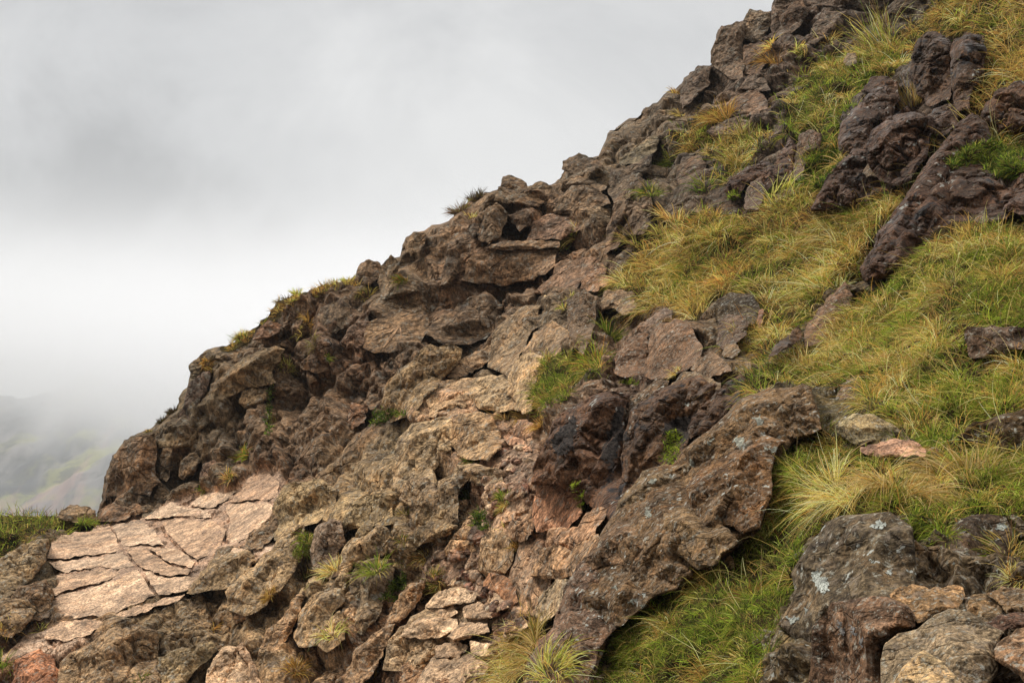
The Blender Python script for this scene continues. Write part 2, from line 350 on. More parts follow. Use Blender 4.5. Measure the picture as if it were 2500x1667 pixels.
_cc = """260 1250 120 96 76  500 1100 116 96 76  450 950 122 104 80  750 1000 130 104 82  850 850 128 98 78  950 700 128 106 84  1150 750 136 104 82 1300 600 140 108 86 1250 450 134 110 86 1500 450 128 108 86 1600 300 124 106 88 1900 100 118 98 86 1780 200 112 92 78
700 1180 128 98 76  900 1020 128 100 78 1000 1100 142 128 100 900 1250 142 128 100 750 1350 145 130 104 600 1500 142 124 98 1100 1300 142 126 98 1200 1100 148 118 98 1230 1250 156 124 104 1150 1500 158 128 104 1000 1600 150 120 95
1300 950 135 120 95 1400 850 120 104 84 1550 900 112 92 78 100 1150 140 120 90 60 1450 120 104 80 100 1600 125 98 76 400 1600 126 112 88 1450 1000 100 84 72 1600 1000 92 78 68 1750 500 92 76 64 1650 650 85 72 55 2000 300 92 78 70 2200 500 84 70 62 2300 150 90 76 62 1850 750 80 72 50 2200 850 85 78 48 2300 1100 80 70 45 2000 1100 82 72 46 1800 1400 80 70 42 2200 1400 95 80 62 2400 1600 95 80 62 1500 1250 110 92 76"""
_cc = np.array([float(x) for x in _cc.split()]).reshape(-1, 5)
def tintat(u, v):
    u = np.asarray(u, float).ravel(); v = np.asarray(v, float).ravel(); s = 0; w = 0
    for a in _cc:
        k = 1 / ((u - a[0]) ** 2 + (v - a[1]) ** 2 + 60 ** 2) ** 1.7
        s = s + k[:, None] * disp2alb(a[2:]); w = w + k
    return s / w[:, None]
SLAB = poly('A', "270,830 400,815 550,780 760,722 850,662 1000,622 1190,600 1230,545 1330,505 1395,560 1390,650 1350,760 1235,850 1240,905 1100,920 1000,1040 930,1110 780,1150 600,1230 400,1275 290,1245 235,1150 280,1000 230,950")
SLAB2 = poly('A', "-20,1440 130,1330 300,1275 480,1262 700,1180 860,1120 1050,1110 900,1180 700,1210 560,1250 430,1380 280,1450 150,1420")
SLAB3 = poly('A', "1235,880 1380,850 1420,880 1300,960 1150,960 1080,940")
PATH = poly('B', "1060,360 1240,370 1230,560 1150,640 1230,1000 1180,1180 1230,1290 1090,1420 1060,1568 640,1568 760,1420 700,1300 830,1090 690,1050 640,960 760,890 930,850 960,760 1010,640")
SCREE = poly('B', "1065,370 1240,370 1225,560 1170,620 1040,700 950,900 990,1080 1130,1200 1230,1290 1100,1420 1040,1568 850,1568 1000,1400 1060,1240 850,1070 640,1070 690,960 900,860 960,740 1000,600 1070,520")
GR = {}   # grass ground
GR['mid'] = poly('H', "0,640 100,520 300,420 330,330 450,290 700,300 870,230 1000,170 1100,230 1300,250 1480,250 1640,60 1750,-90 1830,-40 1740,60 1560,260 1440,430 1380,520 1280,590 1200,680 1050,830 900,960 820,1030 700,990 760,870 700,760 560,720 430,860 330,800 160,760 60,690")
GR['right'] = poly('H', "1690,520 1780,430 1900,370 2100,345 2300,310 3700,300 3700,1700 2240,1600 1700,1570 1580,1500 1560,1400 1450,1340 1360,1330 1350,1200 1200,1240 1080,1210 960,1200 700,1280 680,1220 760,1130 830,1060 1040,990 1180,950 1300,800 1440,740 1560,620")
GR['lower'] = poly('D', "150,500 250,400 400,330 500,370 620,430 950,450 1180,430 1431,420 3000,440 3000,760 1431,720 1040,850 880,800 450,770 290,960 270,1180 150,1370 90,1660 -720,1660 -640,1480 -560,1280 -380,1130 -230,1050 -90,980 20,900 90,780 130,640")
GR['top'] = poly('G', "1830,90 1900,10 2050,-60 2500,-90 3900,-50 3900,980 2352,960 2200,1010 2060,960 2000,880 1950,830 2030,770 2130,650 2060,560 2150,380 2150,200 2080,160 1990,190 1930,170 1850,150 1780,230 1700,300 1640,380 1600,330 1690,180 1760,140")
GR['mound'] = poly('G', "1105,690 1112,600 1135,520 1200,430 1270,350 1400,300 1480,280 1640,230 1740,300 1650,380 1560,430 1440,540 1400,620 1390,790 1400,880 1280,1000 1170,1000 1120,900 1160,800 1180,720")
GR['shelf'] = poly('G', "545,745 640,670 720,600 840,590 830,640 700,690 760,712 960,690 1040,690 1055,740 960,790 940,840 880,900 770,980 780,870 800,800 700,800 590,800")
GR['ledge'] = poly('A', "-300,740 250,730 330,760 480,770 500,790 330,800 200,830 100,880 0,960 -300,1000")
GR['strip'] = poly('B', "1380,1140 1370,1200 1300,1290 1210,1450 1190,1620 1060,1620 1075,1450 1130,1340 1220,1270 1300,1190")
GR['tuck'] = poly('F', "900,1310 1000,1250 1130,1270 1290,1250 1280,1330 1180,1400 1130,1430 1090,1510 980,1545 930,1540 890,1480 930,1380")
GR['fringe'] = poly('E', "760,790 840,730 900,700 1000,610 1100,520 1200,490 1300,420 1400,410 1480,400 1500,440 1400,440 1300,490 1200,540 1100,570 1040,640 960,650 900,740 800,800")
GR['groove'] = poly('H', "170,240 330,330 300,430 120,520 60,560 120,420 190,330")
zones = [(SLAB, (152, 126, 108), .10, 16), (SLAB2, (158, 134, 116), .35, 14), (SLAB3, (170, 146, 128), .25, 14), (PATH, (168, 144, 122), .5, 16)]
CRK = [poly('A', s) for s in ("550,795 610,900 680,990 790,1135", "240,955 400,942 520,925 605,900", "320,1022 480,992 545,962", "240,1152 380,1100 470,1080 590,1035 680,990", "270,1262 500,1245 620,1200 790,1140 870,1110 950,1075",
       "1120,690 1150,740 1130,800 1120,860 1170,890", "690,800 760,880 830,885", "800,760 830,830 900,900 980,960", "700,995 850,985 960,1000", "810,1040 900,1025", "620,890 720,880", "930,690 1040,700 1110,690", "860,740 1060,750", "1000,640 1130,660 1330,650")]

STEP = 2.9
u1 = np.concatenate([np.arange(-760, -300, 8), np.arange(-296, 2700, STEP), np.arange(2702, 3560, 8)]); v1 = np.arange(-640, 1960, STEP); nc = len(u1); nr = len(v1)
UU, VV = np.meshgrid(u1, v1)
SP = rough(_sil, 9, .45, 3); SP = SP[:-int(np.hypot(*(_sil[0] - _sil[-1])) / 9) + 1] if False else SP
_k = int(np.argmax(SP[:, 0])) + 1; SPl = SP[:_k]                      # the skyline as a fine polyline
HP = np.concatenate([SPl, [[3657, 2100], [-808, 2100]]])
ins = inside(HP, UU, VV)
nb = ins.copy(); nb[1:] |= ins[:-1]; nb[:-1] |= ins[1:]; nb[:, 1:] |= ins[:, :-1]; nb[:, :-1] |= ins[:, 1:]
ue, ve = UU[nb], VV[nb]; din = np.full(len(ue), 99.); bx = ue.copy(); by = ve.copy()
near_e = np.interp(ue, SPl[:, 0], SPl[:, 1]) > -1e9
for i in range(len(SPl) - 1):                                          # distance to the skyline, only where it matters
    p, q = SPl[i], SPl[i + 1]; lo = min(p[0], q[0]) - 60; hi = max(p[0], q[0]) + 60; l2 = min(p[1], q[1]) - 60; h2 = max(p[1], q[1]) + 60
    ii = np.nonzero((ue > lo) & (ue < hi) & (ve > l2) & (ve < h2))[0]
    if not len(ii): continue
    s_ = q - p; t_ = np.clip(((ue[ii] - p[0]) * s_[0] + (ve[ii] - p[1]) * s_[1]) / (s_ @ s_ + 1e-9), 0, 1)
    x_ = p[0] + t_ * s_[0]; y_ = p[1] + t_ * s_[1]; dd_ = np.hypot(ue[ii] - x_, ve[ii] - y_); c_ = dd_ < din[ii]
    din[ii[c_]] = dd_[c_]; bx[ii[c_]] = x_[c_]; by[ii[c_]] = y_[c_]
inn = ins[nb]; keep = inn | (din < STEP * 1.0)
sn = din < STEP * .5; sn |= ~inn
ue = np.where(sn & keep, bx, ue); ve = np.where(sn & keep, by, ve); din = np.where(sn, 0, din)
idx = np.full(UU.shape, -1); tmp = np.full(len(ue), -1); tmp[keep] = np.arange(keep.sum()); idx[nb] = tmp
uf, vf, din = ue[keep], ve[keep], din[keep]
qd = np.stack([idx[1:, :-1], idx[1:, 1:], idx[:-1, 1:], idx[:-1, :-1]], -1).reshape(-1, 4); qd = qd[(qd >= 0).all(1)]
D0 = dT(uf, vf)
# the ground rounds over towards the skyline
P0 = pt(uf, vf, D0 + 1.0 * np.exp(-din / 16))
def gnormal(u, v):
    h = 6.; a = pt(u + h, v, dT(u + h, v)) - pt(u - h, v, dT(u - h, v)); b = pt(u, v - h, dT(u, v - h)) - pt(u, v + h, dT(u, v + h))
    n = np.cross(a, b); n /= np.linalg.norm(n, axis=1, keepdims=True); return n
NN = gnormal(uf, vf)
toC = -P0 / np.linalg.norm(P0, axis=1, keepdims=True)
DIR = NN * .55 + toC * 1.0; DIR /= np.linalg.norm(DIR, axis=1, keepdims=True)
edge = sstep(0, 26, din)                                                # keep the outline where it is
DIR = DIR * edge[:, None] + toC * (1 - edge[:, None])
# smooth normals a little by mixing in the view-facing direction near the skyline
amp = np.ones(len(uf)); tint = tintat(uf, vf); gmask = np.zeros(len(uf)); slabm = np.zeros(len(uf)); warpn = 22 * fbm(P0 / 1.2, 3, 71)
def zsd(pl):
    a, b = pl.min(0) - 60, pl.max(0) + 60
    m = (uf > a[0]) & (uf < b[0]) & (vf > a[1]) & (vf < b[1]); o = np.full(len(uf), -99.)
    o[m] = sdf(pl, uf[m], vf[m]); return o
for pl, c, am, fe in zones:
    z = zsd(pl); k = sstep(-fe * .6, fe * .6, z + warpn * (fe / 12))
    amp = amp * (1 - k) + am * k; tint = tint * (1 - k[:, None]) + disp2alb(c, .95) * k[:, None]
    if pl in (SLAB, SLAB2, SLAB3) if False else (pl is SLAB or pl is SLAB2 or pl is SLAB3): slabm = np.maximum(slabm, k)
for k_, pl in GR.items():
    gmask = np.maximum(gmask, sstep(-8, 10, zsd(pl) + warpn * .5))
far = sstep(16, 24, D0); near = 1 - sstep(7, 11, D0)
d = np.zeros(len(uf))
for w_, size, sd in ((far, 1.15, 1), (1 - far - near, .62, 2), (near, .34, 3)):
    w_ = np.clip(w_, 0, 1); m = w_ > .01
    if m.any(): d[m] += w_[m] * rockdisp(P0[m], size, sd)
d *= amp
m = slabm > .02                                            # thin bedding steps and chipped edges on the worn slab
Q = P0[m] * np.array([.55, .22, 2.2])
f1, f2, R, b = worley(Q / .55 + .4 * fbm(P0[m] / .5, 2, 91)[:, None], 90)
g1, g2, R2, b2 = worley(P0[m] * np.array([.55, .25, 3.6]) / .30 + .5 * fbm(P0[m] / .2, 2, 93)[:, None], 92)
f1s = sstep(.0, .5, vnoise(P0[m] * np.array([.6, .6, .6]), 97) * .5 + .5)
d[m] += slabm[m] * ((R[:, 0] - .5) * .06 + (b[:, 2] * (R[:, 1] - .5)) * .10 - .06 * (1 - sstep(.0, .05, f2 - f1)) * (R[:, 2] > .35) + (R2[:, 0] - .5) * .05 * f1s - .03 * (1 - sstep(.0, .06, g2 - g1)) * (R2[:, 1] > .5) * f1s)
hs_ = np.clip(D0 / 9, .45, 1.8); hum = hs_ * (.20 * np.abs(fbm(P0 / (hs_[:, None] * .75), 3, 31)) * 2 - .12) + .04 * fbm(P0 / .12, 2, 33)
d = d * (1 - .75 * gmask) + hum * gmask - .10 * sstep(18, 20, D0) * (1 - slabm) * (1 - gmask) - .12 * sstep(8, 10.5, D0) * (1 - sstep(18, 20, D0)) * (1 - slabm) * (1 - gmask)
soil = disp2alb((50, 40, 24)); tint = tint * (1 - .9 * gmask[:, None]) + soil * .9 * gmask[:, None]
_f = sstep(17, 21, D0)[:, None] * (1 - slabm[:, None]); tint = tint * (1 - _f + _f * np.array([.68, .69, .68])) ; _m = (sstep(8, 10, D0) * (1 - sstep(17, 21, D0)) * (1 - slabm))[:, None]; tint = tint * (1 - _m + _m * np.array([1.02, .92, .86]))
# scree ground: reddish broken grit
sk = sstep(-8, 8, zsd(SCREE) + warpn * .5); tint = tint * (1 - sk[:, None] * .8) + disp2alb((118, 96, 82)) * sk[:, None] * .8
d = d * (1 - .7 * sk) + sk * .05 * blocks(P0, .10, (1.6, 1.2, 1), 66)[0]
d *= 1.1
d = relax(d, qd, D0 * STEP / F, 1, 1., 3.)
for c in CRK:
    a, b_ = c.min(0) - 12, c.max(0) + 12
    mm = (uf > a[0]) & (uf < b_[0]) & (vf > a[1]) & (vf < b_[1]); best = np.full(mm.sum(), 99.)
    ed = np.minimum(np.hypot(uf[mm] - c[0][0], vf[mm] - c[0][1]), np.hypot(uf[mm] - c[-1][0], vf[mm] - c[-1][1]))
    for i in range(len(c) - 1):
        p, q = c[i], c[i + 1]; s_ = q - p; t_ = np.clip(((uf[mm] - p[0]) * s_[0] + (vf[mm] - p[1]) * s_[1]) / (s_ @ s_), 0, 1)
        best = np.minimum(best, np.hypot(uf[mm] - p[0] - t_ * s_[0], vf[mm] - p[1] - t_ * s_[1]))
    wv_ = .6 + .5 * vnoise(P0[mm] * 2.2, 88); d[mm] -= .10 * sstep(0, 25, ed) * wv_ * np.exp(-((best + 3 * vnoise(P0[mm] * .9, 8)) / (1.9 + .9 * wv_)) ** 2)
P1 = P0 + DIR * d[:, None]
# beyond the skyline the hill falls away
sk_u, sk_v = SPl[::2, 0], SPl[::2, 1]; top = pt(sk_u, sk_v + 5, dT(sk_u, sk_v) + 1.0); rows = [top[None]]
out2 = top - CAM; out2[:, 2] = 0; out2 /= np.linalg.norm(out2, axis=1, keepdims=True)
for o_, z_ in [(.25, .12), (.8, .45), (2, 1.5), (5, 4), (12, 10), (30, 26), (70, 60), (150, 120), (300, 185)]:
    r = top + out2 * o_; r[:, 2] -= z_
    r += (fbm(r / max(1, o_), 3, 5) * o_ * .12)[:, None] * np.array([.3, .3, 1])
    if o_ > 10: r[:, 2] = np.minimum(r[:, 2], -z_ * .8)
    rows.append(r[None])
B_ = np.concatenate(rows, 0); I = np.arange(B_.shape[0] * B_.shape[1]).reshape(B_.shape[:2]) + len(P1)
Fb = np.stack([I[:-1, :-1], I[:-1, 1:], I[1:, 1:], I[1:, :-1]], -1).reshape(-1, 4); nbk = B_.shape[0] * B_.shape[1]
Fq = np.concatenate([qd, Fb]); allP = np.concatenate([P1, B_.reshape(-1, 3)])
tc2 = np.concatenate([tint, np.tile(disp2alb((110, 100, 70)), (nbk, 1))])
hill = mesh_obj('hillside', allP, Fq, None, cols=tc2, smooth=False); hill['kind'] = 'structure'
me = hill.data
for k_ in ('far', 'mid', 'near', 'dark', 'pale', 'soil'): me.materials.append(M[k_])
cu, cv = uf, vf
darkz = [poly('G', "1380,1300 1180,1050 1150,900 1390,560 1700,430 1760,250 2150,180 2300,600 2352,700 2352,1200 1600,1290")]
dm = np.zeros(len(uf), bool)
for z in darkz: dm |= inside(z, uf, vf)
mi = np.where(gmask > .5, 5, 0) + (gmask <= .5) * np.where(slabm > .5, 4, np.where(dm, 3, np.where(D0 > 19.5, 0, np.where(D0 > 9, 1, 2))))
mi = np.concatenate([mi, np.zeros(nbk, int)])[Fq[:, 0]]
me.polygons.foreach_set('material_index', mi.astype(np.int32)); me.update()
hillbvh = BVHTree.FromPolygons(P1.tolist(), qd.tolist())

# ---------------------------------------------------------------- valley and far mountain
def ridge(x, y):
    P = np.stack([x, y, 0 * x], 1)
    face = sstep(700, 1500, y + .35 * x + 90 * fbm(P / 300, 3, 3)) * 300
    gul = np.abs(fbm(np.stack([(x * .85 + y * .3) / 90, (y - x) / 600, 0 * x], 1), 4, 8)) * 36 + 16 * fbm(P / 60, 4, 9)
    return -180 + face + gul * sstep(600, 900, y) + 8 * fbm(P / 30, 4, 14)
az = np.radians(np.linspace(-75, 75, 700)); rr = np.concatenate([np.linspace(60, 600, 30), np.linspace(605, 1700, 360)])
A_, R_ = np.meshgrid(az, rr); x = (np.sin(A_) * R_).ravel(); y = (np.cos(A_) * R_).ravel(); z = ridge(x, y)
I = np.arange(len(x)).reshape(A_.shape); Fv = np.stack([I[:-1, :-1], I[:-1, 1:], I[1:, 1:], I[1:, :-1]], -1).reshape(-1, 4)
m = newmat('far_mountain'); g = N('ShaderNodeNewGeometry')
mp = N('ShaderNodeMapping'); mp.inputs['Rotation'].default_value = (0, 0, math.radians(28)); mp.inputs['Scale'].default_value = (1, .22, .3); L(g.outputs['Position'], mp.inputs[0])
stn = noise(.022, 5, .65, .2, 0, mp.outputs[0]); n2 = noise(.012, 6, .65, .4, 5.); n3 = noise(.05, 6, .7, 0, 9.)
c = mixc(ramp(stn, .42, .62), (.05, .055, .06), (.16, .15, .145)); c = mixc(ramp(n2, .48, .6, 0, .8), c, (.20, .20, .06)); c = mixc(ramp(n3, .5, .62, 0, .75), c, (.035, .04, .04))
c = mixc(ramp(noise(.018, 5, .6, 0, 22., mp.outputs[0]), .6, .68, 0, .6), c, (.30, .19, .16))
b = N('ShaderNodeBsdfDiffuse'); L(c, b.inputs[0]); o = N('ShaderNodeOutputMaterial'); L(b.outputs[0], o.inputs[0])
mt = mesh_obj('mountain', np.stack([x, y, z], 1), Fv, m); mt['kind'] = 'structure'

# ---------------------------------------------------------------- air
def box(name, a, b):
    v = [(x, y, z) for x in (a[0], b[0]) for y in (a[1], b[1]) for z in (a[2], b[2])]
    me = bpy.data.meshes.new(name); me.from_pydata(v, [], [(0, 1, 3, 2), (4, 6, 7, 5), (0, 4, 5, 1), (2, 3, 7, 6), (0, 2, 6, 4), (1, 5, 7, 3)]); me.update()
    o = bpy.data.objects.new(name, me); SC.collection.objects.link(o); return o
hz = box('haze', (-1750, -60, -200), (1750, 1760, 290)); hz['kind'] = 'stuff'
m = newmat('haze_air'); v = N('ShaderNodeVolumePrincipled'); v.inputs['Color'].default_value = (.82, .825, .83, 1); v.inputs['Density'].default_value = .00036
o = N('ShaderNodeOutputMaterial'); L(v.outputs[0], o.inputs['Volume']); hz.data.materials.append(m)
cl = box('cloud_bank', (-800, 640, -60), (260, 900, 170)); cl['kind'] = 'stuff'
m = newmat('cloud_vapour'); v = N('ShaderNodeVolumePrincipled'); v.inputs['Color'].default_value = (.99, .99, 1, 1)
g = N('ShaderNodeNewGeometry'); sx = N('ShaderNodeSeparateXYZ'); L(g.outputs['Position'], sx.inputs[0])
nn_ = noise(.009, 5, .6, .5, 40.)
# the underside of the cloud dips to the right and is torn
hh = mul(mul(sx.outputs['Z'], mul(sx.outputs['X'], .4), 'ADD'), mul(nn_, 110.), 'ADD')
dn = ramp(hh, -21., 42., 0, .018); dn = mul(dn, ramp(sx.outputs['Z'], 30., 168., 1, 0))
L(dn, v.inputs['Density']); o = N('ShaderNodeOutputMaterial'); L(v.outputs[0], o.inputs['Volume']); cl.data.materials.append(m)
m.cycles.volume_step_rate = 1.0
# ================================================================ rocks that stand out of the hillside
ROCKV, ROCKF = [], []
def fitplane(pl):
    c = pl.mean(0); s = (pl - c) * .8 + c; a = np.concatenate([s, [c]]); d_ = dT(a[:, 0], a[:, 1]); X = np.c_[np.ones(len(a)), a[:, 0] - c[0], a[:, 1] - c[1]]
    return c, np.linalg.lstsq(X, d_, rcond=None)[0]
def rock(tile, pts, label, name='rock', cat='rock', mat=None, tint=None, lean=.35, off=.0, T=None, steep=1.0, sub=(), seed=None, chip=1.0, yaw=.45, crack=1.0, step=None, top=1.0, group=None, size=None, crest=False, ridge=(), extra=(), raw=False, q=None, plane=None):
    """a rock whose outline, distance, lean and thickness are given; faces rise from every edge of the outline and meet in blunt ridges"""
    pl = poly(tile, pts); seed = seed or sum(ord(ch) * (i + 1) for i, ch in enumerate(pts)) % 99991
    r = np.random.default_rng(seed); ar = math.sqrt(area(pl))
    if mat == 'pale': chip += .4; crack *= 1.5
    if mat == 'dark': chip += .45; yaw = min(yaw, .2); q = .12 if q is None else q; crack *= 1.5
    c, pf = fitplane(pl); vb = pl[:, 1].max(); m = pf[0] / F; h_ = (vb - pl[:, 1].min())
    # plane of the rock: hillside depth at its foot, then leaning back less than the hillside does
    slope_t = -pf[2]; gy = slope_t * lean; gx = pf[1] * yaw
    fv = c[1] + (vb - c[1]) * .72
    q = q if q is not None else .08 if tile == 'D' else .28
    if plane is None:
        sg = np.concatenate([(pl - c) * k_ + c for k_ in (1, .7, .4)]); pd_ = dT(sg[:, 0], sg[:, 1]) + (sg[:, 1] - c[1]) * gy - (sg[:, 0] - c[0]) * gx
        plane = (float(np.quantile(pd_, q)), gx, gy, c)
    PD = plane[0] - off; gx, gy, pc = plane[1:]
    T = T or ar * m * (.6 if crest else .5); st = step or float(np.clip(ar / 70, 2.0, 3.2))
    ro = rough(pl, max(7, ar / 8), .34, seed)
    a, b = ro.min(0) - st, ro.max(0) + st
    gu, gv = np.meshgrid(np.arange(a[0], b[0], st), np.arange(a[1], b[1], st)); gu0, gv0 = gu.ravel(), gv.ravel()
    ins = inside(ro, gu0, gv0); dd, bx, by, _ = edged(ro, gu0, gv0)
    keep = ins & (dd > st * .35) | (dd < st * .75); snap = keep & ((dd < st * .6) | ~ins)
    gu1 = np.where(snap, bx, gu0); gv1 = np.where(snap, by, gv0)
    _, _, _, D = edged(pl, gu1, gv1, True)
    cen = c
    H = np.full(len(gu1), 9e9)
    for i, di in enumerate(D):
        p, q = pl[i], pl[(i + 1) % len(pl)]; e = q - p; nrm = np.array([e[1], -e[0]]) / (np.hypot(*e) + 1e-6)
        if ((p + q) / 2 - cen) @ nrm < 0: nrm = -nrm
        s = (.95 if nrm[1] < -.35 else 1.5 if nrm[1] < .4 else 2.2) * steep * r.uniform(.7, 1.4) * (top if nrm[1] < -.35 else 1)
        if nrm[0] < -.3: s *= .75
        if crest:                                      # ridge line close to the upper left edge, one long face falling to the lower right
            k_ = nrm @ np.array([-.62, -.78]); s = (1.7 if k_ > .25 else .62 if k_ < -.25 else 1.3) * r.uniform(.8, 1.25) * steep
        H = np.minimum(H, di * m * s + ar * m * .02)
    for k in range(6):
        t = r.normal(0, .45, 2); o = cen + r.uniform(-.3, .3, 2) * ar
        H = np.minimum(H, T * r.uniform(.75, 1.3) + ((gu1 - o[0]) * t[0] + (gv1 - o[1]) * t[1]) * m)
    if ridge:
        H2 = np.full(len(gu1), T * .12)
        for rp_, hr, wl, wr in ridge:
            q_ = poly(tile, rp_); best = np.full(len(gu1), 1e9); side = np.zeros(len(gu1))
            for i in range(len(q_) - 1):
                p, e = q_[i], q_[i + 1] - q_[i]; t_ = np.clip(((gu1 - p[0]) * e[0] + (gv1 - p[1]) * e[1]) / (e @ e), 0, 1)
                dx, dy = gu1 - p[0] - t_ * e[0], gv1 - p[1] - t_ * e[1]; d_ = np.hypot(dx, dy); c_ = d_ < best; best = np.where(c_, d_, best); side = np.where(c_, e[0] * dy - e[1] * dx, side)
            w_ = np.where(side > 0, wr, wl) / TL[tile][2] * (1 + .25 * vnoise(np.c_[gu1, gv1, gu1 * 0] / 60, seed))
            H2 = np.maximum(H2, hr * (1 - np.minimum(best / w_, 1) ** 1.25))
        H = np.minimum(H * 1.6, H2)
    sm = ins & ~snap
    H = np.where(sm | ins, np.maximum(H, 0), 0) * (1 - .0)
    for q_ in sub:                                     # extra lumps on the same rock
        sp = poly(tile, q_[0]); sd = sdf(sp, gu1, gv1); H = np.where(sd > 0, H + np.minimum(np.maximum(sd, 0) * m * q_[2] if len(q_) > 2 else sd * m * 1.6, q_[1]), H)
    tg = dT(gu1, gv1) - off; pb = PD - (gv1 - pc[1]) * gy + (gu1 - pc[0]) * gx; kk = .08 * ar * m + .02
    base = -kk * np.logaddexp(-pb / kk, -tg / kk); front = base - np.where(snap, 0, H)
    bk = np.minimum(dd * m * 1.6, max(T * 1.2, .5 * ar * m)); back = np.where(snap, base, np.maximum(base + bk + .09 * h_ * m, np.minimum(tg + off + .12, base + 3 * ar * m)))
    idx = np.full(len(gu1), -1); idx[keep] = np.arange(keep.sum()); n = keep.sum()
    Pf = pt(gu1[keep], gv1[keep], front[keep]); Pb = pt(gu1[keep], gv1[keep], back[keep])
    sh = idx.reshape(gu.shape); Q = np.stack([sh[1:, :-1], sh[1:, 1:], sh[:-1, 1:], sh[:-1, :-1]], -1).reshape(-1, 4); Q = Q[(Q >= 0).all(1)]
    bm_ = np.arange(n) + n; sk_ = snap[keep]; bm_[sk_] = np.nonzero(sk_)[0]
    QB = bm_[Q[:, ::-1]]; P = np.concatenate([Pf, Pb]); Fc = np.concatenate([Q, QB])
    used = np.zeros(len(P), bool); used[Fc] = True; re = np.cumsum(used) - 1; P = P[used]; Fc = re[Fc]
    nn = np.zeros_like(P); fn = np.cross(P[Fc[:, 2]] - P[Fc[:, 0]], P[Fc[:, 3]] - P[Fc[:, 1]])
    for k in range(4): np.add.at(nn, Fc[:, k], fn)
    nn /= np.linalg.norm(nn, axis=1, keepdims=True) + 1e-12
    # blend the normal with the viewing-side direction so that thin edges do not fold
    sz = size or ar * m * .55; YC[1] = .7
    dsp = rockdisp(P, sz, seed % 97, crack) * (.16 + .58 * chip) + rockdisp(P, sz * .3, seed % 89 + 5, crack * .6) * (.12 + .35 * chip)
    YC[1] = .5; dsp = np.clip(dsp, -sz * .6, sz * .3)
    ew = np.concatenate([np.minimum(dd[keep] / (ar * .10), 1)] * 2)[used]; dsp *= .30 + .70 * ew
    dz0 = front[keep].mean(); dr_ = nn.copy(); tc_ = -P / np.linalg.norm(P, axis=1, keepdims=True); fr_ = np.concatenate([np.ones(n), np.zeros(n)])[used][:, None]
    dr_ = dr_ * (1 - .6 * fr_) + tc_ * .6 * fr_ * ew[:, None]; dr_ /= np.linalg.norm(dr_, axis=1, keepdims=True) + 1e-9
    dsp = dsp * np.clip(np.abs((nn * tc_).sum(1)) * 1.5, .3, 1)
    dsp = relax(dsp, Fc, dz0 * st / F, 1, 1., 3.)
    P = P + dr_ * dsp[:, None]
    dz = front[keep].mean()
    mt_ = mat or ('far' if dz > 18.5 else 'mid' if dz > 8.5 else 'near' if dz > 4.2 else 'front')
    tt_ = tintat([c[0]], [c[1]])[0]; tn = (disp2alb(tint, .9) * .7 + tt_ * .3) if tint is not None else tintat([c[0]], [c[1]])[0] * r.uniform(.85, 1.2) * np.array([r.uniform(.97, 1.05), 1, r.uniform(.94, 1.04)])
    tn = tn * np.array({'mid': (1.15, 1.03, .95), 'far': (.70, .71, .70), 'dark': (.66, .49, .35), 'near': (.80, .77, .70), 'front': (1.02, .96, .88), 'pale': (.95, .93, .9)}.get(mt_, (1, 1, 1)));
    tn = np.clip(tn, 0, .8)
    if raw: return P, Fc, np.tile(tn, (len(P), 1))
    CC = np.tile(tn, (len(P), 1))
    for e_ in extra:
        kw = dict(mat=mt_, tint=tint, lean=.3, off=off + .1, chip=chip, crack=crack, crest=True, step=2.4, plane=plane); kw.update(e_[1]); p2, f2_, c2 = rock(tile, e_[0], '', raw=True, **kw)
        Fc = np.concatenate([Fc, f2_ + len(P)]); P = np.concatenate([P, p2]); CC = np.concatenate([CC, c2])
    org = P[np.argmin(P[:, 2])].copy(); org[:2] = P[:, :2].mean(0)
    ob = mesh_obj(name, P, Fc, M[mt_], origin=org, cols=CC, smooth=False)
    tag(ob, label, cat, group, 'thing')
    ROCKF.append(Fc + sum(len(x) for x in ROCKV)); ROCKV.append(P)
    return ob
OC = dict(name='rock_outcrop', cat='rock outcrop'); BO = dict(name='boulder', cat='boulder'); ST = dict(name='stone', cat='stone'); SL = dict(name='rock_slab', cat='rock slab'); RB = dict(name='rock_rib', cat='rock rib')
LICH = (108, 94, 80)
# ---- foreground, lower right
rock('D', "455,760 520,735 640,728 760,720 870,790 885,900 895,1000 890,1090 900,1200 700,1260 480,1250 400,1330 370,1370 290,1345 205,1275 265,1170 285,1100 270,1020 310,960 370,870 420,800", "grey boulder with big white lichen patch and black pits under overhanging tussocks", mat='near', tint=(98, 88, 76), lean=.25, chip=.35, off=.15, crack=.5, **BO)
rock('D', "1040,840 1090,770 1170,730 1260,722 1340,738 1368,790 1350,880 1340,960 1330,1060 1200,1120 1090,1120 980,1120 880,1110 900,1020 950,970 1000,880", "rounded purple brown boulder with pale lichen right of the big pitted boulder", mat='near', tint=(96, 80, 70), lean=.3, chip=.35, crack=.5, **BO)
rock('D', "200,1290 260,1330 370,1370 400,1450 400,1640 120,1640 85,1568 95,1470 140,1390", "greenish grey block wedged below the white-patched boulder beside the grass", mat='near', tint=(112, 102, 80), chip=.5, crack=.5, **BO)
rock('D', "1365,1030 1385,985 1431,968 1500,985 1500,1060 1400,1048", "small pale stone at the foot of the purple rounded boulder by the frame edge", mat='near', tint=(140, 122, 96), **ST)
rock('D', "1130,1140 1240,1120 1330,1180 1345,1240 1280,1290 1230,1275 1150,1215", "olive brown stone in the front pile behind the purple wedge", mat='front', tint=(122, 104, 82), off=.55, chip=.5, crack=.5, **ST)
rock('D', "1240,1120 1320,1085 1431,1098 1560,1110 1560,1240 1431,1230 1350,1220 1300,1165", "brown grey stone with black hollows at the right end of the front pile", mat='front', tint=(126, 108, 88), off=.6, chip=.6, **ST)
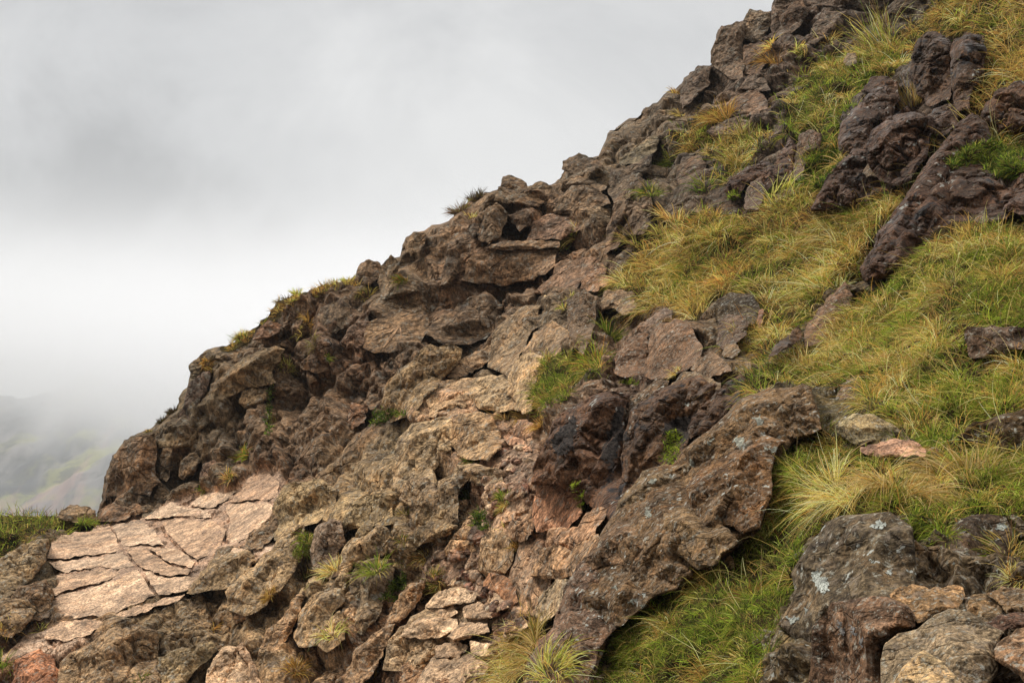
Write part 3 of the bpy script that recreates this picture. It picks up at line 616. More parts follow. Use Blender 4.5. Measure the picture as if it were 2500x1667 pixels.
rock('D', "440,1215 470,1165 600,1145 750,1140 850,1180 890,1290 780,1340 725,1390 722,1568 725,1680 340,1680 352,1568 370,1400 375,1290", "square block with tan top and dark purple front face, left in the front pile", mat='front', tint=(104, 82, 70), off=.45, lean=.1, chip=.45, crack=.5, top=1.6, **BO)
rock('D', "760,1125 820,1085 900,1080 960,1100 1060,1078 1125,1090 1136,1130 1100,1190 1010,1215 900,1265 850,1190 780,1165", "rounded tan stone lying on top of the square purple block", mat='front', tint=(150, 122, 92), off=.62, chip=.35, crack=.35, **ST)
rock('D', "740,1370 800,1320 900,1300 990,1230 1060,1200 1160,1215 1250,1275 1330,1310 1290,1400 1300,1500 1240,1600 1100,1700 760,1700 720,1568 715,1450", "rough grey crystalline boulder in the middle of the front pile", mat='front', tint=(128, 116, 100), off=.62, chip=.45, crack=.4, **BO)
rock('D', "760,1620 780,1568 820,1500 880,1430 930,1402 990,1440 1060,1500 1130,1580 1180,1680 760,1680", "pale lichen covered rock at the bottom edge in front of the crystalline boulder", mat='front', tint=(168, 150, 122), off=.85, chip=.45, crack=.4, **ST)
rock('D', "1225,1275 1300,1228 1400,1213 1520,1240 1520,1300 1400,1292 1330,1303 1260,1300", "thin purple wedge of rock on the front pile", mat='front', tint=(100, 76, 70), off=.72, chip=.3, crack=.3, **ST)
rock('D', "1280,1400 1330,1340 1431,1290 1560,1270 1560,1600 1431,1560 1330,1480 1290,1450", "smooth brown grey block at the bottom right corner of the front pile", mat='front', tint=(132, 108, 90), off=.75, chip=.3, crack=.3, **BO)
# ---- stones lying on the upper path
rock('D', "485,290 520,245 600,222 680,225 740,260 800,295 818,325 760,345 690,362 600,378 540,350 500,320", "smooth grey white stone with rusty top lying in front of the grass bank", mat='front', tint=(158, 148, 122), chip=.2, off=.25, crack=.15, lean=.1, **ST)
rock('D', "615,390 700,375 780,348 860,355 910,375 945,400 940,435 870,430 790,440 720,440 650,430 612,410", "flat pink salmon slab lying on the grass edge", mat='pale', tint=(196, 152, 130), chip=.3, off=.2, lean=.4, crack=.5, T=.06, **SL)
rock('D', "935,402 990,390 1040,420 1030,450 950,447", "small purplish stone at the right end of the flat pink slab", mat='near', tint=(138, 108, 98), **ST)
rock('D', "490,150 520,90 570,40 612,60 627,110 620,150 570,162 520,160", "purple brown stone sticking out of the grass bank above the grey white stone", mat='near', tint=(110, 90, 82), off=.1, chip=.4, **ST)
rock('D', "560,200 620,190 700,210 770,240 800,280 700,250 600,240", "dark thin rock behind the smooth grey white stone", mat='near', tint=(86, 74, 62), chip=.4, **ST)
rock('C', "1033,992 1055,950 1080,925 1105,950 1112,990 1070,1007", "little pale pyramid stone in the grass beside the big diagonal rib", mat='near', tint=(160, 135, 105), chip=.3, **ST)
rock('D', "1375,490 1410,478 1470,480 1470,510 1400,512", "flat pinkish stone at the right edge beyond the tussocks", mat='near', tint=(175, 140, 120), **ST)
# ---- the big diagonal rib
rock('C', "1060,240 1150,150 1290,105 1400,95 1450,80 1490,95 1500,150 1530,220 1545,300 1500,325 1420,350 1370,400 1310,440 1290,520 1290,640 1250,720 1230,790 1150,860 1100,910 1030,960 1000,990 930,1000 880,1060 820,1100 720,1130 660,1190 580,1250 520,1290 470,1340 420,1480 370,1640 60,1640 90,1450 150,1350 210,1290 260,1150 300,1040 370,930 420,870 480,770 520,710 530,660 600,590 650,510 720,490 800,480 850,410 920,350 1000,290",
     "huge lichened diagonal rib running from the bottom edge up to the grass bank", mat='near', tint=(116, 92, 70), lean=.45, off=.05, T=.5, chip=.7, size=.42, step=3.0, yaw=.3, q=.06, crack=.8,
     extra=[("1060,240 1150,150 1290,105 1400,95 1450,80 1490,95 1500,150 1530,220 1545,300 1500,325 1420,350 1330,330 1250,330 1150,420 1060,480 1000,470 900,480 850,410 920,350 1000,290", dict(off=.2, T=.55, steep=1.3)),
            ("870,600 940,500 1060,440 1160,380 1260,330 1370,360 1310,440 1290,520 1290,640 1250,720 1230,790 1150,820 1060,780 1010,700 900,690", dict(off=.36, T=.5, steep=1.3, tint=(118, 88, 64))),
            ("520,710 530,660 600,590 650,510 720,490 800,480 900,470 980,480 880,560 840,640 760,720 640,730 560,740", dict(off=.10, T=.3, tint=(132, 112, 88))),
            ("720,790 760,720 860,690 960,750 1010,790 1080,800 1130,860 1030,960 930,1000 860,940 760,900", dict(off=.42, T=.35, steep=1.4, tint=(122, 100, 78))),
            ("360,940 430,850 520,760 640,730 740,760 720,880 650,960 560,1000 480,980 400,1010", dict(off=.22, T=.4, steep=1.3, tint=(126, 100, 80))),
            ("560,1010 700,900 860,950 900,1030 820,1100 720,1130 660,1190 580,1250 520,1290 480,1200 500,1080", dict(off=.26, T=.35, steep=1.3, tint=(112, 92, 74))),
            ("60,1640 90,1450 150,1350 210,1290 260,1150 300,1040 370,950 470,1000 520,1090 480,1220 520,1290 470,1340 420,1480 370,1640", dict(off=.14, T=.3, tint=(110, 88, 80)))],
     ridge=[("150,1600 215,1370 330,1060 440,900 570,740 760,730", .5, 200, 420), ("520,740 660,580 760,520 900,450 1010,380 1130,290 1230,190 1400,120 1500,130", .62, 230, 330), ("800,760 960,600 1130,450 1260,330 1420,200 1500,180", .62, 200, 280)], **RB)
# ---- dark wet outcrop behind the rib
rock('C', "95,575 105,480 180,350 200,265 310,195 400,140 500,110 588,133 560,210 565,330 580,430 570,560 560,690 520,760 440,720 340,620 230,575", "dark purple outcrop with black wet streaks, left part, above the red brown block", mat='dark', tint=(98, 80, 70), lean=.2, off=.1, chip=.45, crack=.5, crest=True, **OC)
rock('C', "545,560 560,330 590,210 680,150 760,92 860,50 940,30 1040,90 1000,130 960,190 900,260 860,410 800,480 720,500 650,530 600,600 545,680", "dark lichen spotted outcrop between the streaked outcrop and the big rib", mat='dark', tint=(100, 84, 68), lean=.25, off=.15, chip=.5, crack=.5, crest=True, **OC)
rock('C', "255,200 300,120 360,65 430,55 480,100 450,130 330,195", "brown crest of rock above the left of the streaked outcrop", mat='mid', tint=(122, 102, 84), off=-.1, crest=True, **OC)
rock('C', "555,270 600,150 680,80 740,43 785,60 760,110 690,175 610,240", "narrow leaning flake on top of the dark outcrop", mat='near', tint=(118, 98, 80), off=.15, crest=True, **OC)
rock('C', "760,150 800,70 860,12 935,20 960,40 1040,70 1040,100 900,110 800,190 720,230", "pale topped leaning slab capping the lichen spotted outcrop", mat='near', tint=(124, 106, 86), off=.35, crest=True, **OC)
rock('C', "930,190 980,150 1050,90 1130,40 1195,20 1185,80 1120,170 1060,240 970,310 890,350 880,300", "black hollowed rock between the grass bank and the big rib", mat='dark', tint=(84, 70, 58), off=.2, **OC)
# ---- rocks of the gully, centre
rock('C', "110,640 170,570 250,558 320,595 352,650 350,720 300,770 260,810 120,815 100,720", "smooth red brown block below the dark streaked outcrop", mat='mid', tint=(142, 106, 84), chip=.3, crack=.5, off=.15, **BO)
rock('C', "170,870 180,800 260,790 330,790 370,720 430,690 475,700 440,770 400,840 330,880 300,905 200,895", "tan twisted rock between the red brown block and the big rib", mat='mid', tint=(152, 124, 100), off=.2, **OC)
rock('C', "100,995 150,890 230,880 300,910 350,860 430,825 440,870 350,970 320,1040 200,1045 95,1035", "tan rounded ledge leaning on the lower left of the big rib", mat='mid', tint=(148, 124, 98), off=.25, **OC)
rock('C', "55,1215 45,1110 100,1040 190,1035 170,1130 120,1230", "narrow tan upright rock beside the bright path slab", mat='mid', tint=(142, 120, 98), off=.15, **OC)
rock('C', "110,1230 140,1130 220,1050 310,1040 270,1150 200,1240 150,1280", "grey white streaked rock against the foot of the big rib", mat='mid', tint=(150, 142, 122), off=.25, **OC)
rock('B', "955,960 960,870 1000,812 1070,808 1112,850 1135,900 1125,970 1090,1020 1000,1045 955,1005", "grey tan boulder left of the narrow cleft in the gully", mat='mid', tint=(148, 130, 104), chip=.5, **BO)
rock('B', "980,1065 1010,1018 1080,1028 1145,1090 1155,1160 1120,1200 1000,1170 975,1115", "smooth brown boulder above the bright path slab", mat='mid', tint=(148, 112, 86), chip=.22, crack=.3, **BO)
rock('B', "1095,795 1130,742 1160,758 1215,768 1222,825 1170,865 1115,845", "split pair of tan rocks at the top of the narrow cleft", mat='mid', tint=(150, 128, 104), crack=1.6, **ST)
rock('B', "1058,742 1090,708 1152,713 1130,752 1080,772", "bright tan stone above the split pair in the gully", mat='mid', tint=(178, 148, 120), chip=.3, **ST)
rock('B', "1125,295 1150,255 1200,252 1248,290 1252,335 1190,352 1130,335", "brown stone under the straw tussocks at the head of the scree", mat='mid', tint=(128, 102, 84), chip=.4, **ST)
rock('B', "1080,340 1110,323 1190,363 1225,412 1160,402 1100,372", "flat slanting stone lying on the scree below the brown stone", mat='mid', tint=(160, 128, 108), chip=.3, **ST)
rock('B', "1210,700 1250,640 1290,600 1310,650 1290,760 1230,790 1200,760", "small tan rock left of the smooth red brown block", mat='mid', tint=(150, 124, 100), **ST)
rock('B', "970,640 1010,580 1080,560 1110,620 1200,600 1180,640 1050,680 1000,690", "grey brown ledge at the foot of the scree run", mat='mid', tint=(128, 112, 92), **OC)
rock('B', "690,1190 760,1110 860,1092 950,1118 1035,1190 1065,1240 1015,1295 1000,1345 930,1400 860,1420 800,1350 840,1260 700,1220", "bright flat path slab with dark joints below the smooth brown boulder", mat='pale', tint=(186, 164, 138), lean=.95, chip=.35, off=-.08, top=.8, **SL)
rock('B', "500,1400 540,1320 620,1240 700,1195 840,1258 850,1300 800,1350 760,1420 700,1500 600,1520 480,1500", "cream topped block with shadowed front to the left of the path slab", mat='pale', tint=(166, 144, 116), lean=.4, off=.15, chip=.5, **BO)
rock('B', "640,1600 700,1480 750,1420 860,1430 900,1390 1000,1380 1085,1400 1060,1480 1020,1600", "lower bright slab on the path at the bottom edge", mat='pale', tint=(180, 156, 132), lean=.9, off=.05, chip=.5, **SL)
rock('B', "830,270 860,225 960,213 1032,230 1045,280 1072,320 1070,400 1010,462 900,452 850,435 815,380", "square pale topped boulder standing at the head of the gully", mat='mid', tint=(138, 122, 96), off=.3, lean=.15, chip=.6, **BO)
rock('B', "530,590 535,430 560,340 620,275 720,255 825,250 832,320 822,420 745,432 745,560 738,690 690,670 600,625", "ribbed grey outcrop left of the square boulder", mat='mid', tint=(150, 134, 110), off=.25, chip=1.1, crest=True, **OC)
rock('B', "755,560 800,540 828,520 850,478 940,472 1072,498 1078,562 1000,582 900,562 862,610 852,750 800,725 757,645", "low grey outcrop in front of the square boulder", mat='mid', tint=(132, 120, 98), off=.1, **OC)
rock('B', "605,245 620,190 700,138 780,105 880,105 965,178 925,245 840,228 760,252 700,285 620,265", "pinkish tan ledge above the ribbed grey outcrop", mat='mid', tint=(158, 134, 112), **OC)
rock('B', "880,110 960,40 1080,30 1170,100 1210,180 1160,210 1040,210 960,200", "grey tan broken ledge under the deep green moss", mat='mid', tint=(150, 136, 112), **OC)
rock('B', "600,560 700,540 800,640 860,760 790,790 700,740 620,690 560,650", "dark grey shelf of layered rock in the middle of the slope", mat='mid', tint=(128, 112, 92), **OC)
rock('B', "125,880 155,780 220,745 272,758 295,860 255,930 275,1010 205,1050 130,1010", "purple grey upright rib beside the straw tussock", mat='mid', tint=(118, 104, 96), off=.2, lean=.2, crest=True, **RB)
rock('B', "275,910 330,840 400,830 450,778 512,800 525,870 480,935 400,950 330,970 300,1070 285,1180 262,1060", "curved tan rib in the middle of the broken slope", mat='mid', tint=(148, 130, 104), off=.25, lean=.2, crest=True, **RB)
rock('B', "300,1180 310,1060 350,960 420,950 500,950 540,1000 500,1140 440,1260 380,1330 310,1300", "dark shadowed outcrop around the dark green rushes", mat='mid', tint=(104, 96, 82), lean=.2, **OC)
rock('B', "35,1345 75,1200 150,1115 275,1095 290,1160 200,1260 150,1375 60,1385", "large leaning tan slab at the left of the central slope", mat='mid', tint=(142, 126, 102), off=.3, lean=.25, chip=.5, crack=.5, crest=True, **OC)
rock('B', "140,1360 180,1260 265,1205 300,1260 290,1350 200,1415", "second leaning slab directly in front of the large leaning tan slab", mat='mid', tint=(134, 120, 98), off=.4, lean=.2, chip=.5, crack=.5, crest=True, **OC)
rock('B', "500,1260 560,1130 620,1068 695,1055 675,1130 625,1200 560,1265", "narrow brown rib left of the straw tussocks on the path", mat='mid', tint=(138, 118, 94), off=.2, crest=True, **RB)
rock('B', "-5,575 60,562 180,555 255,598 245,685 180,745 90,785 0,830 -60,860 -80,780 -60,660", "pale topped lichened bluff at the right edge of the pink slab", mat='mid', tint=(146, 134, 106), off=.35, lean=.2, **OC)
rock('B', "180,755 190,700 270,638 400,628 472,628 525,690 545,765 480,785 380,795 280,825", "broken grey ledge right of the pale topped bluff", mat='mid', tint=(140, 126, 100), off=.2, **OC)
rock('B', "550,880 610,828 690,778 780,755 855,780 800,832 700,865 640,905 565,915", "dark layered rock with pale upper edge below the shelf", mat='mid', tint=(130, 114, 90), off=.15, **OC)
rock('B', "605,775 620,718 700,715 745,760 690,792 630,815", "small squarish block on the shelf of layered rock", mat='mid', tint=(138, 120, 98), **ST)
rock('B', "785,905 820,850 930,858 945,905 870,935 795,935", "tan stone beside the scree in the gully", mat='mid', tint=(158, 132, 106), chip=.4, **ST)
rock('B', "820,845 870,790 905,738 955,728 945,800 900,850", "slanting tan stone above the path tussocks", mat='mid', tint=(146, 122, 98), chip=.4, **ST)
rock('B', "1000,705 1018,660 1062,648 1055,700 1010,755", "upright grey stone in the scree", mat='mid', tint=(138, 118, 98), chip=.4, **ST)
rock('B', "800,1080 850,1033 895,1038 905,1082 850,1098", "pale triangular stone at the top of the path slab", mat='mid', tint=(168, 150, 126), chip=.3, **ST)
rock('B', "560,1560 600,1470 700,1470 760,1500 700,1620 560,1620", "brown block at the bottom edge left of the lower slab", mat='mid', tint=(140, 116, 92), **BO)
rock('B', "300,1500 340,1400 480,1290 540,1270 500,1380 440,1500 360,1600 280,1600", "long brown rib running down to the bottom edge left of the cream topped block", mat='mid', tint=(130, 112, 90), off=.15, crest=True, **RB)
rock('B', "190,1100 230,1080 270,1060 285,1100 230,1140 190,1150", "small dark wedge above the large leaning tan slab", mat='mid', tint=(110, 98, 82), **ST)
rock('B', "1100,620 1160,560 1210,570 1205,620 1140,640", "dark stone in the lower scree", mat='mid', tint=(108, 88, 76), **ST)
rock('B', "690,1185 760,1108 860,1093 950,1116 935,1160 830,1176 755,1192", "uppermost pale plate of the stepped slabs on the path", mat='pale', tint=(198, 172, 146), lean=.6, off=.42, T=.07, steep=1.6, chip=.1, crack=.4, q=.1, **SL)
rock('B', "690,1240 700,1195 830,1180 855,1215 800,1244", "small pale plate just below the uppermost plate of the path", mat='pale', tint=(186, 160, 135), lean=.6, off=.42, T=.07, steep=1.6, chip=.1, crack=.4, q=.1, **SL)
rock('B', "880,1192 955,1160 1032,1190 1048,1232 960,1252 888,1242", "pale plate at the right of the stepped path slabs", mat='pale', tint=(174, 148, 124), lean=.6, off=.42, T=.07, steep=1.6, chip=.1, crack=.4, q=.1, **SL)
rock('B', "640,1255 700,1238 850,1247 862,1292 780,1334 700,1344 560,1335", "widest pale plate of the path on top of the cream topped block", mat='pale', tint=(198, 172, 146), lean=.6, off=.42, T=.07, steep=1.6, chip=.1, crack=.4, q=.1, **SL)
rock('B', "868,1262 1000,1270 1012,1312 900,1344 830,1362 800,1334", "long pale plate right of the widest path plate", mat='pale', tint=(186, 160, 135), lean=.6, off=.42, T=.07, steep=1.6, chip=.1, crack=.4, q=.1, **SL)
rock('B', "745,1378 850,1356 905,1384 862,1444 738,1436", "pale plate below the widest path plate", mat='pale', tint=(174, 148, 124), lean=.6, off=.42, T=.07, steep=1.6, chip=.1, crack=.4, q=.1, **SL)
rock('B', "915,1356 1000,1366 1085,1400 1050,1436 925,1424", "flat tan plate at the right below the long pale plate", mat='pale', tint=(198, 172, 146), lean=.6, off=.42, T=.07, steep=1.6, chip=.1, crack=.4, q=.1, **SL)
rock('B', "690,1488 760,1446 862,1455 830,1525 740,1590 640,1590", "lowest left pale plate of the path at the bottom edge", mat='pale', tint=(186, 160, 135), lean=.6, off=.42, T=.07, steep=1.6, chip=.1, crack=.4, q=.1, **SL)
rock('B', "880,1464 960,1444 1015,1474 955,1590 855,1590", "lowest right tan plate of the path at the bottom edge", mat='pale', tint=(174, 148, 124), lean=.6, off=.42, T=.07, steep=1.6, chip=.1, crack=.4, q=.1, **SL)
rock('B', "1085,1292 1180,1238 1205,1282 1140,1334 1078,1334", "tan plate between the path slabs and the grass strip", mat='pale', tint=(198, 172, 146), lean=.6, off=.42, T=.07, steep=1.6, chip=.1, crack=.4, q=.1, **SL)
rock('B', "1010,1110 1060,1130 1110,1190 1050,1215 1000,1160", "narrow tan plate beside the smooth brown boulder", mat='pale', tint=(186, 160, 135), lean=.6, off=.42, T=.07, steep=1.6, chip=.1, crack=.4, q=.1, **SL)
# ---- lower left
rock('A', "275,742 310,705 350,677 420,684 476,705 487,748 440,770 400,767 330,757", "angular brown boulder perched on the grassy ledge against the cloud", mat='far', tint=(132, 108, 84), off=.2, chip=.25, crack=.3, **BO)
rock('A', "488,742 520,690 568,664 622,700 652,732 620,757 560,762 500,762", "brown boulder at the foot of the cliff edge", mat='far', tint=(136, 104, 80), off=.2, chip=.3, **BO)
rock('A', "618,692 680,669 722,690 745,702 700,722 640,732", "small tan boulder beside the cliff foot right of the brown boulder", mat='far', tint=(144, 114, 90), off=.15, chip=.3, **BO)
rock('A', "700,690 740,675 775,700 760,735 710,740", "dark little rock tucked under the cliff foot", mat='far', tint=(96, 84, 70), **ST)
rock('A', "1225,900 1240,820 1300,785 1375,700 1390,800 1350,860 1290,900", "dark brown rock at the right corner of the pink slab", mat='mid', tint=(116, 100, 82), off=.3, crest=True, **OC)
rock('A', "930,1120 970,1060 1060,950 1150,915 1240,905 1280,960 1200,1060 1120,1100 1020,1110", "grey brown bluff below the right side of the pink slab", mat='mid', tint=(128, 114, 92), off=.3, crest=True, **OC)
rock('A', "1120,1110 1180,1060 1290,960 1380,860 1440,790 1520,770 1540,860 1480,980 1420,1080 1330,1180 1220,1230 1130,1200", "large grey outcrop in the middle between the pink slab and the tussocks", mat='mid', tint=(138, 122, 98), off=.4, crest=True, **OC)
rock('A', "1160,1240 1200,1190 1290,1150 1300,1200 1240,1250 1180,1270", "pale brown jutting rock under the large grey outcrop", mat='mid', tint=(154, 124, 98), **ST)
rock('A', "770,1640 785,1440 880,1400 1060,1355 1085,1400 980,1500 870,1640", "grey leaning ledges at the bottom edge left of the pale split slab", mat='mid', tint=(128, 116, 92), off=.2, **OC)
rock('A', "990,1640 1050,1480 1110,1388 1182,1388 1245,1470 1280,1640", "pale split slab at the bottom edge", mat='pale', tint=(178, 150, 126), off=.1, lean=.6, chip=.5, **SL)
rock('A', "1172,1395 1212,1362 1275,1480 1320,1640 1260,1640 1240,1470", "narrow pink slab leaning beside the pale split slab", mat='pale', tint=(166, 136, 114), off=.12, lean=.6, **SL)
rock('A', "280,1660 300,1470 400,1400 550,1300 700,1285 785,1310 795,1440 775,1660", "broad grey brown bluff at the bottom edge below the pink slab", mat='mid', tint=(120, 104, 84), off=.45, lean=.25, size=.7, crest=True, **OC)
rock('A', "50,1660 75,1450 200,1395 275,1450 300,1540 290,1660", "reddish brown face at the bottom left corner", mat='mid', tint=(150, 106, 82), off=.3, lean=.3, chip=.5, **OC)
rock('A', "-60,1180 20,1145 140,1150 190,1200 120,1290 60,1340 -60,1300", "grey brown outcrop at the left edge below the pink slab", mat='mid', tint=(126, 110, 88), off=.3, **OC)
rock('A', "-60,1010 30,930 130,870 240,850 230,960 160,1050 60,1100 -60,1140", "rough grey outcrop at the left edge below the grassy ledge", mat='mid', tint=(126, 114, 92), off=.25, **OC)
rock('A', "50,1160 100,1080 230,1050 270,1120 240,1240 150,1260 90,1230", "dark brown step under the left corner of the pink slab", mat='mid', tint=(110, 92, 74), off=.2, **OC)
rock('A', "1290,1420 1330,1300 1400,1250 1480,1130 1520,1100 1500,1230 1440,1330 1380,1430 1330,1480", "tall brown ledge right of the narrow pink slab", mat='mid', tint=(136, 114, 92), off=.2, **OC)
# ---- the broad pink slab: one thing, its jointed plates are its parts
sp_ = pt(*(np.array([640., 980.]) / 2.044 + np.array([0, 900])), 20.5); slab = bpy.data.objects.new('rock_slab', None); SC.collection.objects.link(slab); slab.location = sp_
tag(slab, "broad pale pink slab split by long joints into flat plates at the lower left", 'rock slab', None, 'thing'); bpy.context.view_layer.update()
for i_, p_ in enumerate(("270,832 400,816 548,782 598,898 520,918 400,934 300,944 235,944", "240,962 400,952 520,936 610,910 668,983 590,998 480,986 320,1014 285,1000", "285,1028 325,1029 480,1000 590,1013 606,1030 470,1072 380,1092 242,1140 262,1080",
        "245,1164 380,1113 470,1087 600,1044 683,1000 776,1130 620,1192 500,1236 290,1248 270,1200", "562,784 690,753 768,800 822,880 720,874 625,882 608,878", "628,898 720,891 846,978 952,1000 936,1026 820,1028 702,988", "708,1003 820,1042 925,1034 996,1040 930,1106 792,1128",
        "703,748 760,722 850,664 930,692 1038,704 1056,742 860,733 800,750", "804,768 870,749 1060,757 1126,800 1110,850 1096,896 985,950 902,888 834,820", "837,892 898,902 974,962 956,990 850,968 738,890", "942,684 1000,626 1188,604 1130,654 1050,694",
        "1142,660 1202,608 1232,550 1330,510 1390,562 1386,642 1342,652", "1142,674 1330,666 1368,700 1348,756 1235,844 1178,876 1134,848 1148,760 1128,692", "990,1030 1105,925 1100,905 1165,888 1235,905 1110,1000 1010,1045", "300,1262 500,1250 622,1206 800,1150 930,1120 860,1165 700,1215 560,1262 430,1330 320,1360 220,1340")):
    P_, F_, C_ = rock('A', p_, '', mat='pale', tint=((192, 164, 143), (200, 174, 154), (184, 154, 132))[i_ % 3], lean=.96, yaw=.96, off=.10, T=.05, steep=1.0, chip=-.18, crack=.3, q=.3, step=2.2, raw=True, seed=40 + i_)
    ob = mesh_obj('plate', P_, F_, M['pale'], origin=P_.mean(0), cols=C_, smooth=False); ob.parent = slab; ob.matrix_parent_inverse = slab.matrix_world.inverted()
    ROCKF.append(F_ + sum(len(x) for x in ROCKV)); ROCKV.append(P_)
# ---- the brown cliff
rock('E', "128,1590 145,1500 170,1400 205,1330 270,1285 330,1253 400,1248 412,1340 400,1440 432,1515 370,1590", "huge rounded brown block forming the left end of the cliff", mat='far', tint=(126, 98, 76), off=.3, lean=.3, T=.5, chip=.35, crack=.5, **BO)
rock('E', "408,1290 480,1248 560,1213 620,1168 682,1148 715,1190 645,1255 600,1325 500,1345 420,1335", "brown block above the rounded end of the cliff", mat='far', off=.15, chip=.6, **OC)
rock('E', "428,1400 440,1330 500,1330 492,1450 462,1515 420,1492", "narrow brown block right of the huge rounded block", mat='far', off=.15, chip=.6, **OC)
rock('E', "618,1345 640,1280 720,1243 785,1270 762,1345 660,1385", "squarish brown block in the lower cliff left of the orange grass", mat='far', off=.2, chip=.5, **OC)
rock('E', "528,1482 540,1400 620,1342 655,1390 622,1462 560,1505", "lichened brown block at the cliff foot", mat='far', off=.2, chip=.5, **OC)
rock('E', "640,1500 660,1420 760,1380 770,1470 720,1520", "purple brown block at the cliff foot above the pink slab", mat='far', tint=(118, 92, 78), off=.2, chip=.5, **OC)
rock('E', "695,1062 705,980 800,900 870,850 960,800 1060,768 1115,790 1085,860 1040,912 1065,972 1000,988 900,1003 830,1043 760,1078", "great overhanging block with the black gap under it in the cliff", mat='far', tint=(124, 104, 80), off=.45, lean=.15, T=.4, chip=.35, crack=.4, crest=True, **BO)
rock('E', "858,1085 870,1020 940,983 1022,998 1025,1062 960,1103 890,1113", "brown block under the right end of the great overhang", mat='far', off=.2, chip=.5, **OC)
rock('E', "505,1222 550,1110 580,990 640,930 705,898 695,980 652,1082 600,1182 540,1225", "tall purple column on the skyline left of the great overhang", mat='far', tint=(100, 80, 74), off=.2, chip=.7, **OC)
rock('E', "583,880 640,830 700,793 733,820 702,882 640,932 598,952", "pointed block on the skyline above the purple column", mat='far', off=.2, chip=.5, **OC)
rock('E', "878,1192 900,1120 980,1108 1024,1150 1004,1222 930,1235", "brown boulder in the cliff below the overhang", mat='far', off=.3, chip=.4, **BO)
rock('E', "1285,612 1310,560 1380,518 1440,498 1475,560 1462,642 1390,703 1330,692", "big smooth boulder set in the cliff under the skyline grass", mat='far', tint=(122, 104, 86), off=.45, chip=.3, crack=.3, **BO)
rock('E', "1188,872 1240,820 1315,788 1345,850 1352,902 1290,922 1210,902", "brown block right of the dark recess in the cliff", mat='far', off=.2, chip=.5, **OC)
rock('E', "1490,420 1515,330 1570,298 1632,320 1625,400 1575,442 1500,450", "rounded block on the skyline at the end of the grass fringe", mat='far', off=.3, chip=.5, **BO)
rock('E', "1615,425 1640,330 1690,272 1742,310 1725,380 1802,400 1835,470 1742,502 1640,527", "square block with an orange tuft on its face below the skyline", mat='far', tint=(118, 98, 78), off=.4, lean=.2, chip=.4, **OC)
rock('E', "1768,245 1773,180 1830,147 1882,158 1872,222 1800,282", "rounded boulder on the skyline right of the orange tuft", mat='far', off=.3, chip=.35, **BO)
rock('E', "1408,762 1450,682 1570,568 1565,702 1532,772 1450,792", "tall purple brown block below the big smooth boulder", mat='far', tint=(116, 92, 78), off=.2, chip=.6, crest=True, **OC)
rock('E', "1535,780 1570,640 1700,570 1850,560 1900,640 1850,760 1720,800 1600,810", "flat brown cliff face bearing the pale scratched arrow", mat='far', tint=(134, 106, 80), off=.1, lean=.7, T=.12, chip=.18, crack=.3, name='cliff_face', cat='cliff face')
rock('E', "1368,1182 1430,1138 1446,1192 1385,1225", "bright orange stone in the lower cliff", mat='far', tint=(160, 108, 74), off=.2, chip=.3, **ST)
rock('E', "1448,1195 1470,1080 1565,1098 1545,1192 1480,1228", "larger orange brown stone beside the bright orange one", mat='far', tint=(150, 104, 74), off=.2, chip=.4, **ST)
rock('E', "925,742 950,690 1020,628 1098,660 1065,702 1000,735", "reddish block just under the skyline grass", mat='far', tint=(136, 100, 80), off=.25, chip=.5, **OC)
rock('F', "1055,255 1062,210 1150,163 1242,198 1280,230 1255,305 1170,283 1100,275", "angular boulder perched on the skyline shoulder", mat='far', tint=(112, 92, 76), off=.6, chip=.35, crack=.4, **BO)
rock('F', "1075,340 1110,288 1200,298 1305,350 1265,385 1180,345", "brown ledge under the perched skyline boulder", mat='far', off=.5, chip=.5, **OC)
rock('F', "1005,485 1040,400 1110,343 1200,343 1305,400 1325,442 1255,455 1200,505 1130,505", "tilted flat topped slab block below the perched boulder", mat='far', tint=(120, 98, 80), off=.6, lean=.15, chip=.4, crack=.5, top=.8, **BO)
rock('F', "722,345 733,295 780,287 862,328 873,385 800,372 740,352", "pointed block on the skyline left of the perched boulder", mat='far', tint=(110, 92, 76), off=.3, chip=.5, **OC)
rock('F', "685,425 708,348 800,370 962,430 925,465 800,445", "long thin slab slanting down from the pointed skyline block", mat='far', tint=(124, 102, 82), off=.5, chip=.4, **SL)
rock('F', "865,395 880,343 940,318 1005,350 1002,402 930,415", "rounded skyline block between the pointed block and the perched boulder", mat='far', off=.35, chip=.5, **OC)
rock('F', "600,640 640,470 700,435 765,500 742,560 722,625 660,665", "brown pillar left of the small dark cave", mat='far', tint=(128, 104, 82), off=.5, lean=.2, chip=.5, **OC)
rock('F', "755,505 860,468 905,480 885,560 825,595 805,560 770,530", "block forming the roof and right side of the small cave", mat='far', tint=(122, 98, 80), off=.55, lean=.1, chip=.5, **OC)
rock('F', "865,640 900,540 1000,495 1160,490 1200,540 1120,600 1050,640", "smooth purplish face above the straight ledge", mat='far', tint=(134, 106, 90), off=.15, lean=.6, chip=.35, crack=.5, **OC)
rock('F', "625,685 720,648 890,643 1042,648 1042,682 900,688 720,694", "straight horizontal ledge across the cliff", mat='far', tint=(138, 112, 88), off=.45, chip=.4, **OC)
rock('F', "500,860 560,730 700,690 900,688 1040,690 1020,780 900,860 760,890 600,880", "broad smooth brown cliff face below the straight ledge", mat='far', tint=(136, 108, 84), off=.1, lean=.6, T=.2, chip=.35, crack=.6, name='cliff_face', cat='cliff face')
rock('F', "390,895 430,700 470,688 503,720 503,820 440,895", "dark upright block in the cliff left of the broad smooth face", mat='far', tint=(106, 88, 72), off=.4, lean=.1, chip=.4, **OC)
rock('F', "537,592 550,558 590,548 605,590 570,625", "round dark knob sticking out of the cliff", mat='far', tint=(92, 76, 64), off=.4, chip=.3, **ST)
